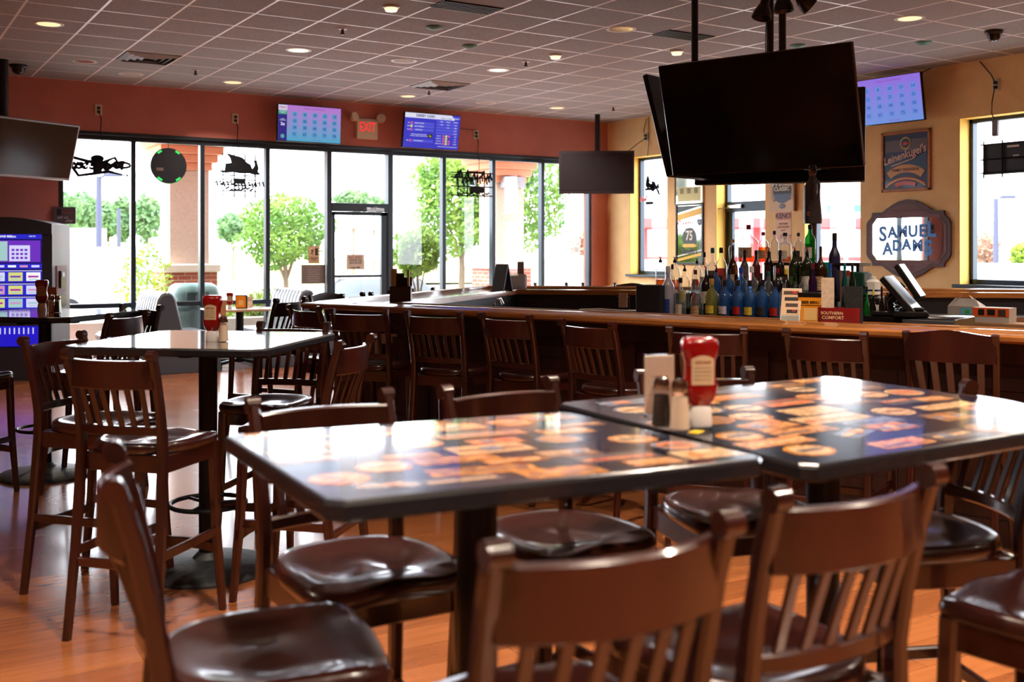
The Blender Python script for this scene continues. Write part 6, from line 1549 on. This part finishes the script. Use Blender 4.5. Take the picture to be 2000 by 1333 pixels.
tree(1975, 462, 70, 40, 18, 'green trees over the house in the right-hand window', n=700, size=.2, lm=M_leaf2)
tree(1992, 500, 40, 18, 26, 'yellow green bush at the edge of the right-hand window', name='shrub', n=500, size=.1, lm=M_leaf3, trunk=False)
def shrub(x, y, z, rx, rz, label, n=700):
    t = tag(obj('shrub', crown_mb([(0, 0, rz * .8, rx, .4, rz)], n, .045, random.Random(int(x * 100))), M_leaf3, loc=(x, y, z), smooth=False), label, 'shrub', 'bright shrubs of the planter')
    return t
for k, (px, w_, hh, lab) in enumerate(((283, .38, .62, 'bright shrub left of the brick based column'), (478, .36, .20, 'low bright shrub above the low window table'), (520, .36, .26, 'bright shrub behind the mullion right of the low table'), (562, .36, .22, 'bright shrub at the foot of the round young tree'), (598, .30, .16, 'rightmost low shrub of the planter, under the notice board'))):
    p = on_red(px, Y0=15.75); shrub(p[0], 15.75, .42, w_, hh, lab)
pl = MB().box(1.0, 6.3, 15.15, 15.35, -.03, .50, c=.01).box(1.0, 6.3, 16.15, 16.3, -.03, .45, c=.01)
pt_ = thing('planter', 'long pale concrete planter outside under the left windows', 'planter', (0, 0, 0))
obj('planter_wall', pl, M_conc, pt_); obj('soil', MB().box(1.01, 6.29, 15.35, 16.15, -.03, .42), mat('soil', lin(90, 76, 62), .9), pt_, smooth=False)
# portico columns
def brick_mat():
    m = mat('red brick', lin(150, 80, 66), .85); br = nd(m, 'ShaderNodeTexBrick')
    br.inputs['Scale'].default_value = 1; br.inputs['Brick Width'].default_value = .2; br.inputs['Row Height'].default_value = .07; br.inputs['Mortar Size'].default_value = .006
    br.inputs['Color1'].default_value = lin(150, 78, 64); br.inputs['Color2'].default_value = lin(168, 94, 78); br.inputs['Mortar'].default_value = lin(176, 150, 136)
    co = coords(m); sp = nd(m, 'ShaderNodeSeparateXYZ'); ln(m, co, sp.inputs[0]); ad = nd(m, 'ShaderNodeMath', operation='ADD'); ln(m, sp.outputs[0], ad.inputs[0]); ln(m, sp.outputs[1], ad.inputs[1])
    cb = nd(m, 'ShaderNodeCombineXYZ'); ln(m, ad.outputs[0], cb.inputs[0]); ln(m, sp.outputs[2], cb.inputs[1]); ln(m, cb.outputs[0], br.inputs['Vector']); ln(m, br.outputs['Color'], bsdf(m).inputs['Base Color'])
    return m
M_brick = brick_mat(); M_stucco = noisy('beige stucco', lin(196, 176, 160), lin(186, 166, 150), 20, rough=.9, bump=.2, bscale=80); M_peach = mat('peach cornice', lin(214, 150, 118), .8); M_cap = mat('cast stone', lin(206, 196, 184), .8)
def column(x0, label):
    t = thing('portico_column', label, 'column', (x0, 16.5, -.03), 0)
    obj('brick_base', MB().box(-.10, .70, -.10, .70, 0, 1.17), M_brick, t, smooth=False)
    obj('stone_cap', MB().box(-.15, .75, -.15, .75, 1.17, 1.30, c=.02), M_cap, t)
    obj('shaft', MB().box(0, .60, 0, .60, 1.30, 2.75), M_stucco, t, smooth=False)
    m = MB()
    for k in range(4): m.box(-.04 - .07 * k, .64 + .07 * k, -.04 - .07 * k, .64 + .07 * k, 2.75 + .12 * k, 2.87 + .12 * k, c=.008)
    obj('corbelled_capital', m, M_peach, t)
    obj('canopy', MB().box(-.9, 1.5, -1.95, .9, 3.23, 3.75, c=.02), M_stucco, t)
    return t
column(4.13, 'stucco column on a brick base outside the second and third windows')
c2 = column(9.95, 'stucco column on a brick base outside the windows left of the corner')
tag(obj('wall_lantern', MB().prism([(-.24, -.10), (.24, -.10), (.20, .10), (-.20, .10)], -.16, 0), mat('grey lamp casing', lin(150, 152, 160), .5), loc=(10.26, 16.5, 2.72), smooth=False), 'grey box lamp mounted high on the right-hand column', 'outdoor lamp')
# trash bin
p = on_red(376, Y0=14.9)
t = thing('litter_bin', 'rounded teal litter bin outside the second window', 'litter bin', (p[0], 14.86, -.03), 0)
obj('body', MB().loft([rrect(.27, .18, 0), rrect(.30, .20, .05), rrect(.32, .21, .70), rrect(.335, .215, .90), rrect(.31, .20, 1.0), rrect(.24, .15, 1.05)]), mat('teal plastic bin', lin(112, 142, 144), .4), t, ang=60)
obj('lid_rim', MB().loft([rrect(.34, .222, .70), rrect(.345, .225, .72), rrect(.34, .222, .74)]), mat('teal rim', lin(96, 122, 126), .4), t)
obj('opening', MB().box(-.16, .16, -.223, -.20, .78, .93, c=.03), mat('bin opening', lin(60, 84, 88), .6), t)
# cars
def car(label, loc, rz, paint, L=4.5, W=1.8, Hh=1.45, suv=False, name='car'):
    t = thing(name, label, 'car', loc, rz)
    hb = .86 if suv else .78
    body = [(-L / 2, .35), (-L / 2 + .03, .55), (-L / 2 + .15, hb), (-L * .18, hb + .08), (L * .30, hb + .10), (L / 2 - .10, hb + .02), (L / 2, hb - .25), (L / 2 - .02, .32), (L * .38, .26), (-L * .38, .26)]
    rings = []
    for y, s, ins in ((-W / 2, .96, .04), (-W / 2 + .08, 1, 0), (W / 2 - .08, 1, 0), (W / 2, .96, .04)):
        rings.append([(x * (1 - ins * .2), y, .3 + (z - .3) * s) for x, z in body])
    obj('body', MB().loft(rings), paint, t, ang=50)
    cab = [(-L * .24, hb), (-L * .12, Hh - .03), (-L * .02, Hh), (L * (.42 if suv else .22), Hh - .02), (L * (.48 if suv else .36), hb + .05)]
    g = []
    for y, ins in ((-W / 2 + .10, 0), (-W / 2 + .22, 1), (W / 2 - .22, 1), (W / 2 - .10, 0)):
        g.append([(x, y, z if ins else hb + (z - hb) * .55) for x, z in cab])
    obj('windows', MB().loft(g), mat('car window', lin(112, 124, 132), .3, spec=.25), t, ang=40)
    rf = [(-L * .10, Hh - .015), (-L * .02, Hh + .015), (L * (.42 if suv else .22), Hh), (L * (.43 if suv else .23), Hh - .05), (-L * .10, Hh - .05)]
    m = MB().prism(rf, -W / 2 + .2, W / 2 - .2)
    for s in (-1, 1):
        for xx in (-.0, .2): m.sweep([(L * xx, s * (W / 2 - .12), hb), (L * xx, s * (W / 2 - .22), Hh)], .06, .04)
        m.sweep([(-L * .24, s * (W / 2 - .12), hb + .02), (-L * .10, s * (W / 2 - .22), Hh)], .06, .05)
        m.box(-L * .2, -L * .16, s * (W / 2 + .02), s * (W / 2 + .2), hb + .02, hb + .2, c=.03)
    obj('roof', m, paint, t)
    for sx in (-L * .31, L * .31):
        for s in (-1, 1):
            mx = Matrix.Translation((sx, s * (W / 2 - .1), .34)) @ Matrix.Rotation(R(90), 4, 'X')
            w = obj('wheel', MB().lathe([(.001, -.11), (.22, -.11), (.32, -.10), (.34, -.05), (.34, .05), (.32, .10), (.22, .11), (.001, .11)], n=24, mx=mx), M_rubber, t)
            obj('hub', MB().lathe([(.001, -.12), (.2, -.115), (.2, .115), (.001, .12)], n=12, mx=mx), M_steel, w)
    m = MB()
    for s in (-1, 1): m.box(-L / 2 - .01, -L / 2 + .12, s * (W / 2 - .38), s * (W / 2 - .06), .58, .74, c=.03)
    obj('headlights', m, M_steel, t)
    return t
pp = deep(232, 0, 27.5); car('silver white pickup with blue reflections parked beyond the leftmost window', (pp[0], pp[1], GZ + .1), HEAD - R(90) + R(222), mat('silver car paint', lin(172, 182, 202), .35, coat=.3), 5.2, 1.95, 1.9, True, 'pickup')
pp = deep(712, 0, 20.0); car('white sedan parked right outside the exit door', (pp[0], pp[1], GZ), HEAD - R(90) + R(8), mat('white car paint', lin(198, 198, 200), .35, coat=.3))
pp = deep(1122, 0, 23.0); car('white car seen from behind through the last storefront window', (pp[0], pp[1], GZ), HEAD - R(90) + R(95), mat('white car paint', lin(198, 198, 200), .35, coat=.3), 4.4, 1.8, 1.55, True)
pp = deep(136, 0, 42); car('dark car far out at the left edge of the leftmost window', (pp[0], pp[1], GZ), HEAD - R(90) + R(150), mat('dark car paint', lin(50, 54, 60), .2, coat=1))
for i, (px, d, lab) in enumerate(((1950, 33, 'white car in the lot outside the right-hand window'), (1985, 26, 'nearest pale car at the edge of the right-hand window'), (1283, 48, 'pale car far outside the first yellow-wall window'), (1665, 40, 'pale car outside the window behind the aluminium bottle'))):
    pp = deep(px, 0, d); car(lab, (pp[0], pp[1], GZ), HEAD - R(90) + R((20, 160, 10, 170)[i]), mat('pale car paint', lin(160, 164, 174), .35, coat=.3), 4.5, 1.8, 1.5, i % 2 == 0)
p = deep(557, 0, 30); t = thing('traffic_cone', 'orange traffic cone far out in the parking lot', 'traffic cone', (p[0], p[1], GZ), 0)
obj('cone', MB().lathe([(.18, .03), (.16, .05), (.03, .95), (.001, .95)], n=16), mat('cone orange', lin(226, 110, 70), .6), t); obj('base', MB().box(-.24, .24, -.24, .24, 0, .035), mat('cone orange', lin(226, 110, 70), .6), t)
def lamp_post(px, ytop, d, label, arm):
    p = deep(px, ytop, d); t = thing('lamp_post', label, 'lamp post', (p[0], p[1], GZ), HEAD - R(90))
    h = p[2] - GZ
    obj('pole', MB().lathe([(.11, 0), (.09, h), (.001, h)], n=10), mat('pale grey post', lin(72, 74, 90), .7, spec=.1), t)
    obj('lamp_arm', MB().sweep([(0, 0, h - .05), (arm * .4, 0, h + .03), (arm, 0, h + .05)], .08, .06).box(arm - .3, arm + .2, -.15, .15, h, h + .12, c=.02), mat('pale grey post', lin(72, 74, 90), .7, spec=.1), t)
lamp_post(193, 345, 34, 'grey lamp post in the leftmost window below the bow-tie sign', .5)
lamp_post(1945, 388, 40, 'lamp post with an arm in the right-hand window', .5)
p = deep(232, 408, 60); tag(obj('utility_pole', MB().lathe([(.13, 0), (.11, p[2] + .5), (.001, p[2] + .5)], n=8), mat('pale grey post', lin(72, 74, 90), .7, spec=.1), loc=(p[0], p[1], -.5)), 'thin pale pole before the far trees in the leftmost window', 'pole')
# petrol station across the road, seen through the yellow wall's windows
M_gred = mat('station red', lin(206, 60, 62), .5); M_gwh = mat('station white', lin(226, 222, 220), .6)
g0 = deep(1480, 0, 62); t = thing('petrol_station', 'petrol station with red canopy and red pillars across the road', 'petrol station', (g0[0], g0[1], GZ), HEAD - R(90))
obj('canopy', MB().box(-9, 8, -3, 3, 3.15, 3.75, c=.05), M_gred, t)
for k in range(5): obj('pillar', MB().box(-7.2 + 3.3 * k, -6.6 + 3.3 * k, -1.2, -.6, 0, 3.15), M_gred, t, smooth=False)
obj('shop', MB().box(-8, 9, 6, 12, 0, 3.0), M_gwh, t, smooth=False)
obj('shop_band', MB().box(-8.1, 9.1, 5.9, 6, 1.2, 1.5), M_gred, t, smooth=False)
sg = deep(1652, 0, 48); t = thing('street_signs', 'pair of teal street signs on a white post beyond the third window', 'street sign', (sg[0], sg[1], GZ), HEAD - R(90))
obj('pole', MB().box(-.06, .06, -.06, .06, 0, 4.0), M_gwh, t); obj('sign_board', MB().box(-.85, -.25, -.03, .03, 3.65, 4.0).box(.25, .85, -.03, .03, 3.65, 4.0), mat('teal street sign', lin(60, 170, 160), .5), t)
obj('white_board', MB().box(-.4, .4, -.08, -.05, 2.6, 3.6), M_gwh, t)
sg = deep(1935, 0, 60); t = thing('traffic_light', 'yellow traffic light beside the lamp post in the right-hand window', 'traffic light', (sg[0], sg[1], GZ), HEAD - R(90))
obj('housing', MB().box(-.2, .2, -.15, .15, 1.6 + .8, 3.4, c=.04), mat('signal yellow', lin(216, 176, 110), .5), t); obj('arm', MB().box(-.03, .03, 0, .06, 0, 2.4).sweep([(0, 0, 3.4), (0, 0, 3.5), (12, 0, 3.5)], .06, n=6), mat('pale grey post', lin(72, 74, 90), .7, spec=.1), t)
hs = deep(1975, 0, 62); t = thing('house', 'pale house with a grey gable roof in the right-hand window', 'house', (hs[0], hs[1], GZ), HEAD - R(90))
obj('wall', MB().box(-2.5, 6, 0, 6, 0, 1.9), M_gwh, t, smooth=False); obj('roof', MB().prism([(-3, 1.9), (6.5, 1.9), (1.75, 3.6)], -.4, 6.4), mat('grey roof', lin(150, 148, 156), .8), t, smooth=False)
wb = deep(150, 452, 70); tag(obj('white_shed', MB().box(-1.2, 1.2, 0, 2, 0, 1.2), M_gwh, loc=(wb[0], wb[1], wb[2] - 1.0), rz=HEAD - R(90), smooth=False), 'low white shed at the foot of the far trees', 'shed')
